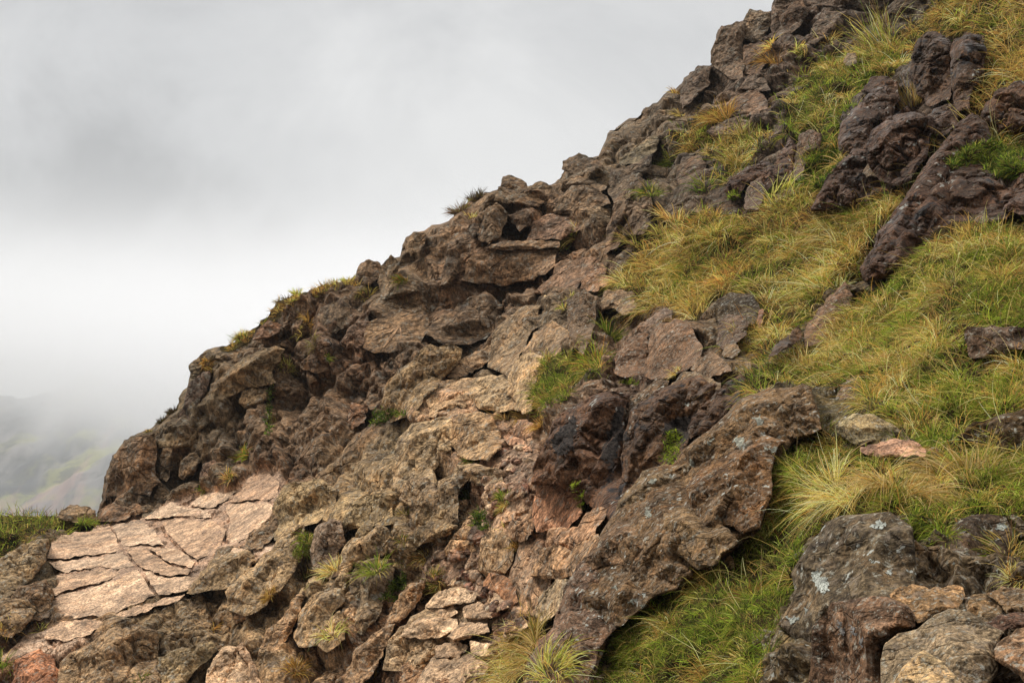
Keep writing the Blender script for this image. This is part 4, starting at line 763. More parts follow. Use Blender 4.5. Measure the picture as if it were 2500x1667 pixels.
rock('F', "1290,720 1310,560 1350,430 1420,330 1480,290 1540,380 1540,560 1500,610 1410,620 1360,690", "big dark diagonal buttress left of the middle grass", mat='far', tint=(108, 88, 74), off=.7, lean=.25, size=1.0, chip=.6, crest=True, **OC)
rock('F', "1155,905 1190,800 1250,748 1305,800 1305,885 1235,925", "brown block at the foot of the dark buttress", mat='mid', tint=(124, 100, 82), off=.2, chip=.5, **OC)
rock('F', "1020,830 1150,730 1250,740 1180,860 1080,950 980,950 900,930", "reddish brown sloping rock between the broad face and the dark buttress", mat='far', tint=(130, 102, 84), off=.4, chip=.5, **OC)
rock('F', "943,975 960,940 1062,958 1052,1012 1000,1042 943,1003", "stack of pale flat stones on the grey outcrop", mat='mid', tint=(178, 166, 134), off=.4, chip=.6, crack=1.5, **ST)
rock('F', "1257,995 1290,918 1380,912 1455,930 1465,1010 1400,1052 1330,1012 1270,1035", "dark cap of rock over a hollow above the green rushes", mat='mid', tint=(116, 102, 84), off=.4, chip=.5, **OC)
rock('F', "1095,985 1130,930 1180,907 1255,950 1245,1050 1222,1155 1172,1275 1110,1235 1085,1100", "tall white speckled outcrop left of the green rushes", mat='near', tint=(118, 98, 84), off=.35, lean=.2, chip=.5, crest=True, **OC)
rock('F', "840,1265 900,1150 1000,1078 1090,1130 1112,1235 1000,1285 860,1295", "brown grey outcrop left of the white speckled one", mat='mid', tint=(120, 104, 84), off=.25, chip=.6, crest=True, **OC)
rock('F', "650,1335 680,1148 760,1060 860,998 942,1000 935,1085 862,1202 765,1395", "grey lichened outcrop leaning against the cliff", mat='mid', tint=(126, 114, 94), off=.5, chip=.6, crest=True, **OC)
rock('F', "760,1460 760,1398 800,1300 870,1258 965,1278 925,1352 905,1455 895,1568 840,1590", "pale ribbed rock left of the green and straw tussocks", mat='mid', tint=(156, 138, 112), off=.3, chip=.9, crest=True, **OC)
rock('F', "70,1568 88,1440 200,1330 300,1228 460,1208 512,1240 502,1292 400,1402 300,1500 240,1600 120,1640", "long hooded outcrop with pale crest and dark hollow below it", mat='mid', tint=(116, 104, 80), off=1.0, lean=.15, T=.5, chip=.6, crest=True, **OC)
rock('F', "430,1390 500,1298 650,1218 705,1228 692,1285 600,1345 480,1400", "pale layered ledge right of the hooded outcrop", mat='mid', tint=(154, 134, 110), off=.4, **OC)
rock('F', "230,1600 290,1500 400,1410 480,1400 600,1390 700,1440 620,1540 420,1560 300,1640", "tan broken ledges under the pale layered ledge", mat='mid', tint=(150, 132, 108), off=.3, **OC)
rock('F', "300,1150 400,1050 520,980 640,920 740,1000 700,1100 640,1180 520,1210 380,1200", "dark stained bulge of the lower cliff above the hooded outcrop", mat='far', tint=(108, 90, 72), off=.3, lean=.4, chip=.5, **OC)
# ---- below the middle grass
rock('H', "0,1145 10,1040 60,980 110,940 188,928 170,1155 60,1170", "red brown slab face left of the white flecked one under the middle grass", mat='near', tint=(122, 94, 76), off=.2, lean=.3, chip=.35, crack=.5, crest=True, **OC)
rock('H', "165,1160 188,960 230,888 330,846 402,880 442,940 484,1002 440,1085 400,1125 300,1170 200,1180", "broad pinkish slab face flecked with white under the middle grass", mat='near', tint=(130, 102, 84), off=.4, lean=.3, chip=.3, crack=.4, crest=True, **OC)
rock('H', "555,985 570,860 620,818 700,828 742,870 722,932 655,985 590,1015", "dark rock with white lichen under the overhanging grass", mat='near', tint=(104, 86, 80), off=.25, chip=.5, **OC)
rock('H', "120,940 180,850 270,788 325,798 312,855 240,875 190,935", "purple grey slab leaning behind the flecked faces", mat='near', tint=(122, 104, 98), off=.1, chip=.4, **OC)
rock('H', "415,1125 450,1060 540,1033 605,1080 645,1132 560,1155 500,1175", "brown lichened rock at the lower end of the middle grass", mat='near', tint=(122, 100, 84), off=.2, chip=.5, **OC)
rock('H', "585,1045 610,983 662,983 695,1020 642,1065", "small pale stone on the lower end of the middle grass", mat='near', tint=(136, 114, 94), off=.15, chip=.4, **ST)
rock('H', "670,1130 690,1085 745,1095 740,1130 700,1150", "little grey stone in the dirt under the middle grass", mat='near', tint=(126, 110, 96), **ST)
rock('H', "1040,915 1100,820 1180,718 1262,640 1305,720 1295,795 1222,865 1185,925 1110,980 1040,1000", "pinkish pointed rock with lichen at the lower end of the dark spine", mat='near', tint=(142, 112, 96), off=.6, chip=.5, crack=.5, crest=True, **OC)
rock('H', "840,1052 880,990 950,938 1012,878 1025,950 965,1002 885,1045", "dark mossy rock left of the pinkish pointed rock", mat='dark', tint=(92, 78, 66), off=.5, **OC)
rock('H', "1913,922 1928,888 2100,893 2240,898 2400,890 2400,1010 2240,1015 2100,1035 1950,1065 1930,992", "squared purple block with white lichen sticking out of the right grass bank", mat='near', tint=(104, 84, 78), off=.35, lean=.1, chip=.35, crack=.4, **BO)
rock('H', "775,870 790,800 812,790 815,860 795,905", "thin red stone standing in the middle grass", mat='near', tint=(150, 108, 92), off=.1, chip=.2, **ST)
# ---- dark spine and the black crags, upper right
rock('G', "1500,1400 1560,1300 1650,1150 1720,1050 1800,930 1900,790 1990,670 2080,590 2150,640 2190,740 2300,790 2500,780 2500,1150 2352,1130 2200,1170 2060,1190 1950,1250 1850,1270 1790,1340 1720,1400 1640,1450 1520,1470",
     "long dark spine of rock running diagonally beside the right grass bank", mat='dark', tint=(84, 68, 58), off=.25, lean=.45, T=.5, size=.55, step=3.0, chip=.7, yaw=.3, q=.15,
     extra=[("1540,1400 1650,1150 1740,1040 1800,1080 1790,1200 1700,1330 1620,1430", dict(off=.5)), ("1740,1040 1830,900 1920,780 2000,800 1960,900 1900,1000 1880,1100 1800,1080", dict(off=.55)),
            ("1900,790 1990,670 2080,590 2150,640 2150,760 2060,850 1980,860", dict(off=.5)), ("1950,900 2060,850 2200,900 2260,1000 2160,1120 2000,1160 1900,1130", dict(off=.45, tint=(74, 60, 50))), ("2150,760 2300,790 2480,790 2480,1080 2300,1080 2230,980", dict(off=.4))],
     ridge=[("1540,1400 1640,1200 1740,1070 1830,930 1930,780 2070,640 2110,610", .42, 70, 260), ("2040,960 2200,1040 2400,1000", .28, 120, 140), ("1850,1240 2050,1140 2200,1090", .2, 200, 160)], **RB)
rock('G', "1710,1110 1755,1040 1820,1003 1892,1040 1885,1092 1810,1100 1745,1150", "tan cap stone above the black hollow in the dark spine", mat='near', tint=(136, 118, 94), off=1.35, chip=.3, crack=.3, **ST)
rock('G', "2060,1190 2100,1130 2140,1100 2170,1140 2120,1200", "grey lichened rock in the upper edge of the right grass bank", mat='near', tint=(120, 108, 96), off=.5, **OC)
rock('G', "2120,760 2150,725 2190,735 2185,765 2140,775", "little pale stone in the moss above the dark spine", mat='near', tint=(140, 130, 104), off=.6, **ST)
rock('G', "1385,790 1395,660 1480,560 1550,470 1640,420 1690,430 1705,520 1660,620 1565,650 1545,760 1500,805 1420,800", "black knobbly crag left of the tall straw tussock", mat='dark', tint=(82, 68, 58), off=.5, lean=.3, **OC)
rock('G', "1535,800 1560,680 1640,610 1780,588 1872,610 1885,685 1855,765 1805,855 1762,935 1700,965 1600,945 1550,885", "black crag with a square pale topped head in the upper right", mat='dark', tint=(84, 68, 58), off=1.1, lean=.2, crest=True, **OC)
rock('G', "1240,1100 1300,980 1380,860 1460,780 1545,790 1570,890 1640,940 1700,960 1600,1000 1530,1050 1380,1085 1290,1100", "dark sloping crag below the square head above the middle grass", mat='dark', tint=(86, 70, 60), off=.6, lean=.4, crest=True, **OC)
rock('G', "1510,900 1540,845 1600,835 1640,880 1600,920 1530,930", "grey tan knob on the dark sloping crag", mat='near', tint=(122, 106, 92), off=1.3, chip=.4, **ST)
rock('G', "1755,400 1762,300 1800,210 1850,168 1930,188 1982,260 1962,335 1982,425 1960,520 1880,560 1800,500", "tall dark tower with lichen, left of the pair at the upper right", mat='dark', tint=(88, 74, 62), off=.8, lean=.2, crest=True, **OC)
rock('G', "1985,520 1972,400 1968,280 1990,208 2050,168 2132,188 2165,280 2145,375 2085,455 2065,565 2000,590", "tall dark tower right of the pair under the top grass", mat='dark', tint=(90, 76, 64), off=.8, lean=.2, crest=True, **OC)
rock('G', "1860,640 1880,570 1960,540 2030,570 2000,650 1930,710 1880,700", "black broken rock at the foot of the two towers", mat='dark', tint=(76, 64, 56), off=.5, **OC)
rock('G', "2240,1100 2280,1040 2352,1000 2460,980 2460,1080 2352,1120", "dark purple rock at the right edge above the grass bank", mat='dark', tint=(90, 74, 70), off=.9, crest=True, **OC)
rock('G', "1148,940 1160,800 1180,700 1230,678 1295,698 1285,785 1225,825 1185,945", "small purple pillar below the big grass mound", mat='near', tint=(110, 90, 80), off=.6, lean=.1, chip=.5, **OC)
rock('G', "890,1090 900,1000 925,950 980,928 1005,1000 965,1095", "pointed purple stone left of the moss hollow", mat='near', tint=(106, 88, 80), off=.4, chip=.5, **OC)
rock('G', "780,1000 820,930 900,880 1000,840 1060,870 1050,960 1000,1010 960,940 900,960 860,1040", "dark mossy ledge above the middle grass", mat='dark', tint=(92, 76, 68), off=.2, **OC)
rock('G', "690,690 760,640 850,608 935,640 965,705 850,725 740,715", "brown rock under the orange shelf of grass", mat='far', tint=(116, 94, 78), off=.4, chip=.5, **OC)
rock('G', "535,940 540,890 570,820 650,808 695,850 665,955 580,1010", "brown rounded buttress left of the dark moss", mat='far', tint=(114, 92, 76), off=.5, chip=.5, **OC)
rock('D', "1100,340 1180,265 1300,235 1431,200 1560,190 1560,430 1431,425 1250,400", "dark peaty broken earth face under the right grass bank", mat='near', tint=(66, 50, 36), off=.12, name='earth_bank', cat='earth bank', chip=.6)
rock('H', "560,740 640,700 760,720 800,800 760,880 640,850 560,860", "dark earth hollow under the orange lip in the middle grass", mat='near', tint=(60, 46, 34), off=.05, name='earth_bank', cat='earth bank', chip=.6)
rock('G', "2120,620 2200,480 2300,430 2480,420 2480,640 2352,690 2220,700", "dark brown crag showing through the grass at the right edge", mat='dark', tint=(84, 68, 56), off=.25, **OC)
rock('G', "1500,480 1560,400 1640,400 1720,440 1700,470 1600,500", "dark rock under the tall tussock of the upper grass", mat='dark', tint=(88, 72, 60), off=.3, **OC)
rock('G', "1060,820 1130,720 1170,760 1150,920 1080,960 1040,900", "small brown crag left of the purple pillar", mat='dark', tint=(90, 74, 62), off=.3, **OC)
# ---- top of the cliff
rock('G', "715,330 728,240 770,158 850,112 895,120 885,215 895,325 885,405 820,415 768,372", "big square prow block on the skyline of the upper cliff", mat='far', tint=(120, 100, 84), off=.7, lean=.1, chip=.4, crack=.6, **BO)
rock('G', "888,235 1000,222 1025,300 965,395 890,385", "reddish square block right of the skyline prow", mat='far', tint=(120, 94, 76), off=.4, chip=.4, crack=.6, **OC)
rock('G', "885,115 920,48 1030,62 1035,130 965,225 890,205", "layered skyline block above the prow", mat='far', tint=(118, 102, 84), off=.3, chip=.7, **OC)
rock('G', "585,430 648,343 722,350 705,452 645,502 570,565 555,480", "brown block on the skyline below the prow", mat='far', off=.4, chip=.5, **OC)
rock('G', "1065,305 1090,230 1150,208 1225,240 1185,302 1100,315", "dark angular rock in the upper cliff grass", mat='far', tint=(100, 84, 68), off=.5, chip=.4, **OC)
rock('G', "755,565 860,488 960,468 1015,530 995,605 880,615 780,605", "pinkish broad rock in the middle of the upper cliff", mat='far', tint=(118, 92, 74), off=.5, chip=.5, **OC)
rock('G', "1030,195 1035,100 1060,0 1130,-70 1200,0 1235,60 1185,135 1100,185 1050,200", "tall skyline buttress at the top edge", mat='far', tint=(118, 98, 84), off=.5, lean=.2, **OC)
rock('G', "1215,225 1260,120 1330,58 1425,60 1405,135 1335,185 1260,235", "brown buttress right of the tall skyline one", mat='far', tint=(116, 98, 84), off=.4, **OC)
rock('G', "1408,325 1430,278 1470,276 1482,330 1442,348", "rounded tan stone sitting in the upper grass", mat='far', tint=(150, 132, 108), off=.5, chip=.3, **ST)
rock('G', "235,835 330,758 420,708 462,718 425,795 325,855 240,860", "grey flat sloping slab high on the skyline shoulder", mat='far', tint=(134, 120, 98), off=.4, chip=.35, crack=.7, **SL)
rock('G', "180,1015 200,885 320,855 415,800 405,875 285,1025 215,1070", "dark folded flake under the grey flat slab", mat='far', tint=(106, 90, 78), off=.5, chip=.5, **OC)
rock('G', "860,470 900,410 990,400 1030,470 960,480", "dark wedge rock left of the big grass mound", mat='far', tint=(96, 82, 72), off=.4, chip=.5, **OC)

LAST = {o['label']: o for o in SC.objects if 'label' in o}
# pale scratches on the cliff face: an arrow drawn by scraping the rock, built as thin worn strips lying on the face
allV = np.concatenate(ROCKV); allF = np.concatenate(ROCKF)
rockbvh = BVHTree.FromPolygons(allV.tolist(), allF.tolist())
def hit(u, v, both=True):
    dr = Vector(FW + (u - 1250) / F * RT - (v - 833.5) / F * UP).normalized(); o = Vector((0, 0, 0))
    a = hillbvh.ray_cast(o, dr); b = rockbvh.ray_cast(o, dr) if both else (None, None, None, None)
    if a[0] is None: return (b[0], b[1]) if b[0] is not None else (None, None)
    if b[0] is not None and b[3] < a[3]: return b[0], b[1]
    return a[0], a[1]
def scratch(pts, w):
    pl = poly('E', pts); V = []
    k = 26; t = np.linspace(0, len(pl) - 1, k); uu = np.interp(t, range(len(pl)), pl[:, 0]); vv = np.interp(t, range(len(pl)), pl[:, 1])
    for i in range(k):
        j = min(i + 1, k - 1); a = max(i - 1, 0); dx, dy = uu[j] - uu[a], vv[j] - vv[a]; l = math.hypot(dx, dy); ww = w * (.35 + .65 * math.sin(math.pi * min(1, (i + .6) / k))) * random.uniform(.8, 1.1)
        for s in (-1, 0, 1):
            q = hit(uu[i] - dy / l * ww * s, vv[i] + dx / l * ww * s)[0]; V.append(np.array(q) * (1 - .022 / np.linalg.norm(q)))
    V = np.array(V); I = np.arange(len(V)).reshape(-1, 3); return V, np.stack([I[:-1, :-1], I[:-1, 1:], I[1:, 1:], I[1:, :-1]], -1).reshape(-1, 4)
random.seed(3)
sv, sf, n0 = [], [], 0
for p, w in (("1648,780 1690,722 1738,660", 3.2), ("1662,702 1700,682 1738,660", 3.0), ("1738,660 1744,700 1746,738", 2.2)):
    a, b = scratch(p, w); sv.append(a); sf.append(b + n0); n0 += len(a)
sc_ = mesh_obj('scratched_arrow', np.concatenate(sv), np.concatenate(sf), M['pale'], origin=np.concatenate(sv).mean(0), cols=np.tile(disp2alb((150, 118, 88)), (n0, 1)))
tag(sc_, "pale arrow scratched into the flat brown cliff face", "arrow mark")

def patch(label_start, name, tile, pts, tint, lift=.006, mat='near'):
    """a thin crust growing on a rock, its own part of that rock"""
    par = [o for l, o in LAST.items() if l.startswith(label_start)][0]; pl = rough(poly(tile, pts), 5, .55, len(pts)); a, b = pl.min(0), pl.max(0); st = 1.6
    gu, gv = np.meshgrid(np.arange(a[0] - 2, b[0] + 2, st), np.arange(a[1] - 2, b[1] + 2, st)); fu, fv_ = gu.ravel(), gv.ravel(); V = np.zeros((len(fu), 3)); ok = np.zeros(len(fu), bool)
    k = sdf(pl, fu, fv_) + 5 * vnoise(np.c_[fu, fv_, fu * 0] / 6, 3) + 4 * vnoise(np.c_[fu, fv_, fu * 0] / 2.5, 4) - 1 > 0
    for i in np.nonzero(k)[0]:
        p, n_ = hit(fu[i], fv_[i])
        if p is not None: q = np.array(p); V[i] = q * (1 - lift / np.linalg.norm(q)); ok[i] = True
    I = np.arange(len(fu)).reshape(gu.shape); Q = np.stack([I[1:, :-1], I[1:, 1:], I[:-1, 1:], I[:-1, :-1]], -1).reshape(-1, 4); Q = Q[ok[Q].all(1)]
    if not len(Q): return
    ln = np.linalg.norm(V, axis=1); Q = Q[(ln[Q].max(1) - ln[Q].min(1)) < (.05 if mat == 'crust' else .4)]
    lb = np.arange(len(V))                                  # keep the largest connected crust only
    for _ in range(400):
        mn = lb[Q].min(1); nl_ = lb.copy(); np.minimum.at(nl_, Q.ravel(), np.repeat(mn, 4)); nl_ = nl_[nl_]
        if (nl_ == lb).all(): break
        lb = nl_
    if not len(Q): return
    k0 = lb[Q[:, 0]]; Q = Q[k0 == np.bincount(k0).argmax()]
    us_ = np.zeros(len(V), bool); us_[Q] = True; re = np.cumsum(us_) - 1; ob = mesh_obj(name, V[us_], re[Q], M[mat], origin=V[us_].mean(0), cols=np.tile(np.array(tint), (us_.sum(), 1)))
    bpy.context.view_layer.update(); ob.parent = par; ob.matrix_parent_inverse = par.matrix_world.inverted(); return ob
WH = (.24, .245, .21); BK = (.014, .011, .010)
M['crust'] = rockmat('lichen_crust', 3.0, .2, .0, .10, rust=.0, bump=.6)
for p in ("365,1015 400,1003 450,1040 462,1080 430,1125 395,1095 365,1055", "385,945 410,938 422,960 400,975", "645,958 668,952 680,972 655,985", "720,1000 760,992 785,1015 750,1032 722,1020", "235,1235 290,1228 325,1262 270,1272", "660,770 700,755 742,765 735,800 690,800 665,790", "330,1190 350,1180 360,1210 340,1225"):
    patch("grey boulder with big", 'lichen_patch', 'D', p, WH, mat='crust')
for p in ("1065,970 1090,965 1098,990 1072,1000", "1280,770 1330,755 1362,790 1320,810 1285,800", "1290,1000 1310,990 1315,1015 1292,1020"):
    patch("rounded purple brown", 'lichen_patch', 'D', p, WH, mat='crust')
for p in ("495,1255 530,1265 535,1320 505,1330", "550,1275 590,1290 600,1350 570,1330", "600,1340 635,1340 630,1390 605,1380"):
    patch("square block with tan top", 'lichen_patch', 'D', p, (.22, .20, .18), mat='crust')
for p in ("970,370 1000,330 1018,345 985,395", "1100,350 1150,330 1180,380 1130,410", "1200,240 1240,230 1260,290 1225,300", "1250,380 1330,385 1340,430 1290,425", "650,700 690,690 700,740 660,745", "500,1080 530,1075 525,1100 500,1105", "570,1150 610,1150 605,1180 575,1175", "640,1180 665,1182 660,1205 640,1200", "750,640 770,630 765,665 745,670", "620,690 650,680 645,700 622,705", "680,560 720,545 730,570 690,580", "880,440 920,430 910,480 880,490"):
    patch("huge lichened diagonal", 'lichen_patch', 'C', p, (.21, .205, .16), mat='crust')
for p in ("800,170 830,160 845,185 815,192", "860,165 885,162 885,185 862,185"):
    patch("pale topped leaning slab", 'lichen_patch', 'C', p, WH, mat='crust')
for p in ("430,450 470,330 500,240 540,170 580,200 560,300 590,350 545,370 530,430 500,500 470,470", "185,350 230,300 320,220 320,290 300,400 260,430 215,440"):
    patch("dark purple outcrop", 'algae_streak', 'C', p, BK, mat='algae')
for p in ("745,280 820,240 890,220 940,260 900,330 850,400 840,340 780,330 750,350", "640,280 665,285 665,325 645,320"):
    patch("dark lichen spotted", 'algae_streak', 'C', p, BK, mat='algae')
# loose stones of the scree, one object each
def stone_mesh(seed, tn):
    r = np.random.default_rng(seed); import bmesh
    bm = bmesh.new(); bmesh.ops.create_icosphere(bm, subdivisions=3, radius=1)
    P = np.array([v.co[:] for v in bm.verts]); nrm = P.copy(); ax = r.normal(size=(9, 3)); ax /= np.linalg.norm(ax, axis=1, keepdims=True); h = r.uniform(.5, .95, 9)
    for a_, h_ in zip(ax, h):
        k = P @ a_; P = P - np.maximum(k - h_, 0)[:, None] * a_
    P = P * (1, .8, .5) * (1 + .06 * fbm(P * 2, 3, seed)[:, None]); fc = np.array([[l.vert.index for l in f.loops] for f in bm.faces]); bm.free()
    ob = mesh_obj('scree_stone', P, fc, M['mid'], cols=np.tile(disp2alb(tn) * .78, (len(P), 1)), smooth=False); return ob
random.seed(11)
protos = [stone_mesh(31 + k, c) for k, c in enumerate([(150, 118, 100), (128, 98, 84), (168, 140, 118), (140, 104, 90), (116, 92, 80), (176, 150, 126)])]
nst = 0; a, b = SCREE.min(0), SCREE.max(0); placed = set()
while nst < 230:
    u, v = random.uniform(a[0], b[0]), random.uniform(a[1], min(b[1], 1690))
    if not inside(SCREE, np.array([u]), np.array([v]))[0]: continue
    p, n_ = hit(u, v)
    if p is None: continue
    k = random.randrange(6); o = protos[k]
    if k in placed: o = o.copy(); SC.collection.objects.link(o)
    placed.add(k); s = np.linalg.norm(p) * random.choice([4, 5, 6, 8, 10, 14, 18, 22]) / F * random.uniform(.8, 1.3)
    o.location = p; o.scale = (s, s, s); o.rotation_euler = (random.uniform(-.6, .6), random.uniform(-.6, .6), random.uniform(0, 6.3))
    tag(o, "small loose reddish stone in the scree of the central gully", "stone", "loose stones in the scree of the gully"); nst += 1
# ================================================================ grass
GC = {'straw': (.64, .43, .115), 'pale': (.74, .56, .24), 'orange': (.46, .25, .06), 'green': (.20, .25, .03), 'bright': (.30, .36, .04), 'deep': (.06, .095, .018), 'olive': (.24, .21, .05), 'dead': (.13, .08, .035), 'heather': (.11, .075, .045)}
def blades(root, dr, Ln, w, droop, col, curl=.12, seg=4, r=rng):
    n = len(root); side = np.cross(dr, r.normal(size=(n, 3))); side /= np.linalg.norm(side, axis=1, keepdims=True) + 1e-9
    cv = np.cross(dr, side) * r.normal(0, curl, (n, 1)) + side * r.normal(0, curl, (n, 1))
    V = np.zeros((n, seg + 1, 2, 3), np.float32)
    for k in range(seg + 1):
        s = k / seg; p = root + dr * (Ln * s * (1 - .25 * s * droop))[:, None] + cv * (Ln * s * s)[:, None]; p[:, 2] -= Ln * droop * s * s * .75
        ww = (w * (1 - s) ** .55 * .5 + 1e-5)[:, None]; V[:, k, 0] = p - side * ww; V[:, k, 1] = p + side * ww
    I = np.arange(n * (seg + 1) * 2).reshape(n, seg + 1, 2)
    Fc = np.stack([I[:, :-1, 0], I[:, :-1, 1], I[:, 1:, 1], I[:, 1:, 0]], -1).reshape(-1, 4)
    C = np.repeat(col.astype(np.float32), (seg + 1) * 2, 0)
    return V.reshape(-1, 3), Fc, C
def clump(p, nrm, R, Ln, n, mix, dist, lean=(0, 0, 0), up=(.25, 1.2), droop=.6, wk=.00048, r=rng, curl=.12):
    """mix: list of (colour name, weight)"""
    a = r.uniform(0, 2 * math.pi, n); q = np.sqrt(r.uniform(0, 1, n)); upv = np.array([0, 0, 1.]) * .75 + nrm * .5; upv /= np.linalg.norm(upv)
    t1 = np.cross(upv, (0, 1, .1)); t1 /= np.linalg.norm(t1); t2 = np.cross(upv, t1)
    o = np.cos(a)[:, None] * t1 + np.sin(a)[:, None] * t2
    s1 = np.cross(nrm, (0, 1, .1)); s1 /= np.linalg.norm(s1) + 1e-9; s2 = np.cross(nrm, s1); o2 = np.cos(a)[:, None] * s1 + np.sin(a)[:, None] * s2
    root = p + o2 * (q * R * .45)[:, None] - nrm * .01
    el = r.uniform(up[0], up[1], n) * (1.15 - .4 * q)
    dr = o * np.cos(el)[:, None] + upv * np.sin(el)[:, None] + np.asarray(lean) * .5 + np.append(r.normal(0, .22, 2), 0) + r.normal(0, .12, (n, 3)); dr /= np.linalg.norm(dr, axis=1, keepdims=True)
    nm = [m[0] for m in mix]; w = np.array([m[1] for m in mix], float); ch = r.choice(len(nm), n, p=w / w.sum())
    col = np.array([GC[x] for x in nm])[ch] * r.uniform(.5, 1.4, (n, 1)) * r.normal(1, .06, (n, 3))
    col *= r.uniform(.7, 1.8); L_ = Ln * r.uniform(.25, 1.15, n)
    return root, dr, L_, np.full(n, max(.0022, wk * dist)) * r.uniform(.7, 1.3, n), droop * r.uniform(.4, 1.4, n), np.clip(col, .003, .9)
def cat(Ls): return [np.concatenate([l[i] for l in Ls]) for i in range(6)]
def stuff(name, data, label=None, seg=4, curl=.12):
    d_ = cat(data); V, Fc, C = blades(*d_, curl=curl, seg=seg); o = mesh_obj(name, V, Fc, M['grass'], origin=d_[0].mean(0), cols=C, smooth=True); o['kind'] = 'stuff'; return o
def bank(name, pl, sp, n, Ln, mixes, droop=.75, up=(.2, 1.2), R=.5, cover=.9, lean=(0, 0, 0), grow=6, patch=.8, seed=1, turf=0, wk=.00040, sparse=0.):
    """grass over the part of the hillside seen inside an outline; the mixture of kinds drifts from place to place"""
    r = np.random.default_rng(seed); a, b = np.maximum(pl.min(0), (-150, -200)), np.minimum(pl.max(0), (3150, 1860))
    gu, gv = np.meshgrid(np.arange(a[0] - grow, b[0] + grow, sp), np.arange(a[1] - grow, b[1] + grow, sp)); gu = (gu + r.uniform(-.5, .5, gu.shape) * sp).ravel(); gv = (gv + r.uniform(-.5, .5, gv.shape) * sp).ravel()
    sd = sdf(pl, gu, gv); k = sd > -grow * r.uniform(0, 1, len(sd)); gu, gv = gu[k], gv[k]; out_ = []
    for u, v in zip(gu, gv):
        dv = Vector(FW + (u - 1250) / F * RT - (v - 833.5) / F * UP).normalized(); h = hillbvh.ray_cast((0, 0, 0), dv)
        if h[0] is None: continue
        q = rockbvh.ray_cast((0, 0, 0), dv)
        if q[0] is not None and q[3] < h[3] and r.uniform() < cover: continue
        p = np.array(h[0]); nr = np.array(h[1]); nr = nr if nr @ p < 0 else -nr; di = np.linalg.norm(p)
        z = fbm(np.array([p]) / patch, 2, 50 + seed)[0] * 1.6 + .5 + r.normal(0, .12); z2 = fbm(np.array([p]) / (patch * .6), 2, 90 + seed)[0] * 1.3
        if turf: out_.append(clump(p, nr, .17 * di / 6, .075 * di / 6, int(turf * 2.4), [('deep', 3), ('green', 3), ('olive', 3), ('bright', 1), ('dead', 2), ('straw', 1)], di, (0, 0, 0), (.3, 1.5), .4, wk, r))
        if z2 < -.30 + sparse: continue
        i = int(np.clip(z * len(mixes), 0, len(mixes) - 1)); mx_ = mixes[i]
        ln = Ln * (1 + .35 * z2) * r.uniform(.6, 1.3) * mx_[1]
        out_.append(clump(p, nr, R * ln, ln, int(n * r.uniform(.7, 1.3)), mx_[0], di, lean, up, droop, wk, r))
    return stuff(name, out_)
STRAW = ([('straw', 5), ('pale', 4), ('orange', 1.5), ('green', 1)], 1.15); MIXD = ([('straw', 4), ('orange', 2), ('green', 3), ('olive', 2), ('pale', 1)], 1.0)
GRN = ([('green', 4), ('bright', 3), ('olive', 2), ('straw', 1.5)], .7); ORG = ([('orange', 4), ('straw', 3), ('dead', 2), ('olive', 1)], 1.0); DEEP = ([('deep', 3), ('green', 4), ('bright', 2)], .55); DEAD = ([('dead', 4), ('straw', 2), ('orange', 2), ('heather', 1)], .7)
b1 = bank('middle_grass', GR['mid'], 16.5, 64, 0.39, [DEAD, GRN, MIXD, STRAW, GRN, STRAW, DEAD, MIXD, ORG], lean=(-.25, -.15, 0), seed=1, turf=10)
b2 = bank('bank_grass', GR['right'], 20.2, 64, 0.26, [DEEP, GRN, MIXD, STRAW, STRAW, MIXD, ORG, GRN], lean=(-.35, -.1, 0), seed=2, turf=16, patch=.6)
b3 = bank('lower_grass', GR['lower'], 19.5, 64, 0.169, [DEEP, GRN, GRN, MIXD, ORG, MIXD, GRN], lean=(-.2, -.2, 0), seed=3, turf=18, patch=.45)
b4 = bank('upper_grass', GR['top'], 19.5, 60, 0.39, [DEAD, GRN, MIXD, ORG, STRAW, DEAD, ORG], lean=(-.25, -.15, 0), seed=4, turf=8, cover=.8)
b5 = bank('mound_grass', GR['mound'], 15.8, 68, 0.442, [DEEP, GRN, MIXD, GRN, MIXD, STRAW], lean=(-.5, -.2, -.2), droop=.8, seed=5, turf=10)
b6 = bank('shelf_grass', GR['shelf'], 16.5, 49, 0.39, [GRN, MIXD, ORG, STRAW, MIXD], lean=(-.3, -.2, 0), seed=6, turf=6)
b7 = bank('ledge_turf', GR['ledge'], 10, 34, .075, [ORG, MIXD, DEEP, DEAD, ORG], lean=(-.1, 0, 0), seed=7, turf=5, up=(.1, 1.0))
b8 = bank('strip_grass', GR['strip'], 18, 76, 0.312, [STRAW, STRAW, MIXD, ([('bright', 2), ('straw', 3)], 1)], lean=(-.3, -.3, 0), seed=8, turf=4, droop=.8)
b9 = bank('gully_grass', GR['tuck'], 16.5, 53, 0.26, [GRN, MIXD, ORG, DEEP], lean=(-.3, -.2, 0), seed=9, turf=12)
b10 = bank('skyline_grass', GR['fringe'], 9, 30, .20, [DEAD, MIXD, ([('olive', 4), ('dead', 3), ('straw', 1)], 1), ORG], lean=(-.1, 0, .1), seed=10, up=(.5, 1.4), droop=.35)
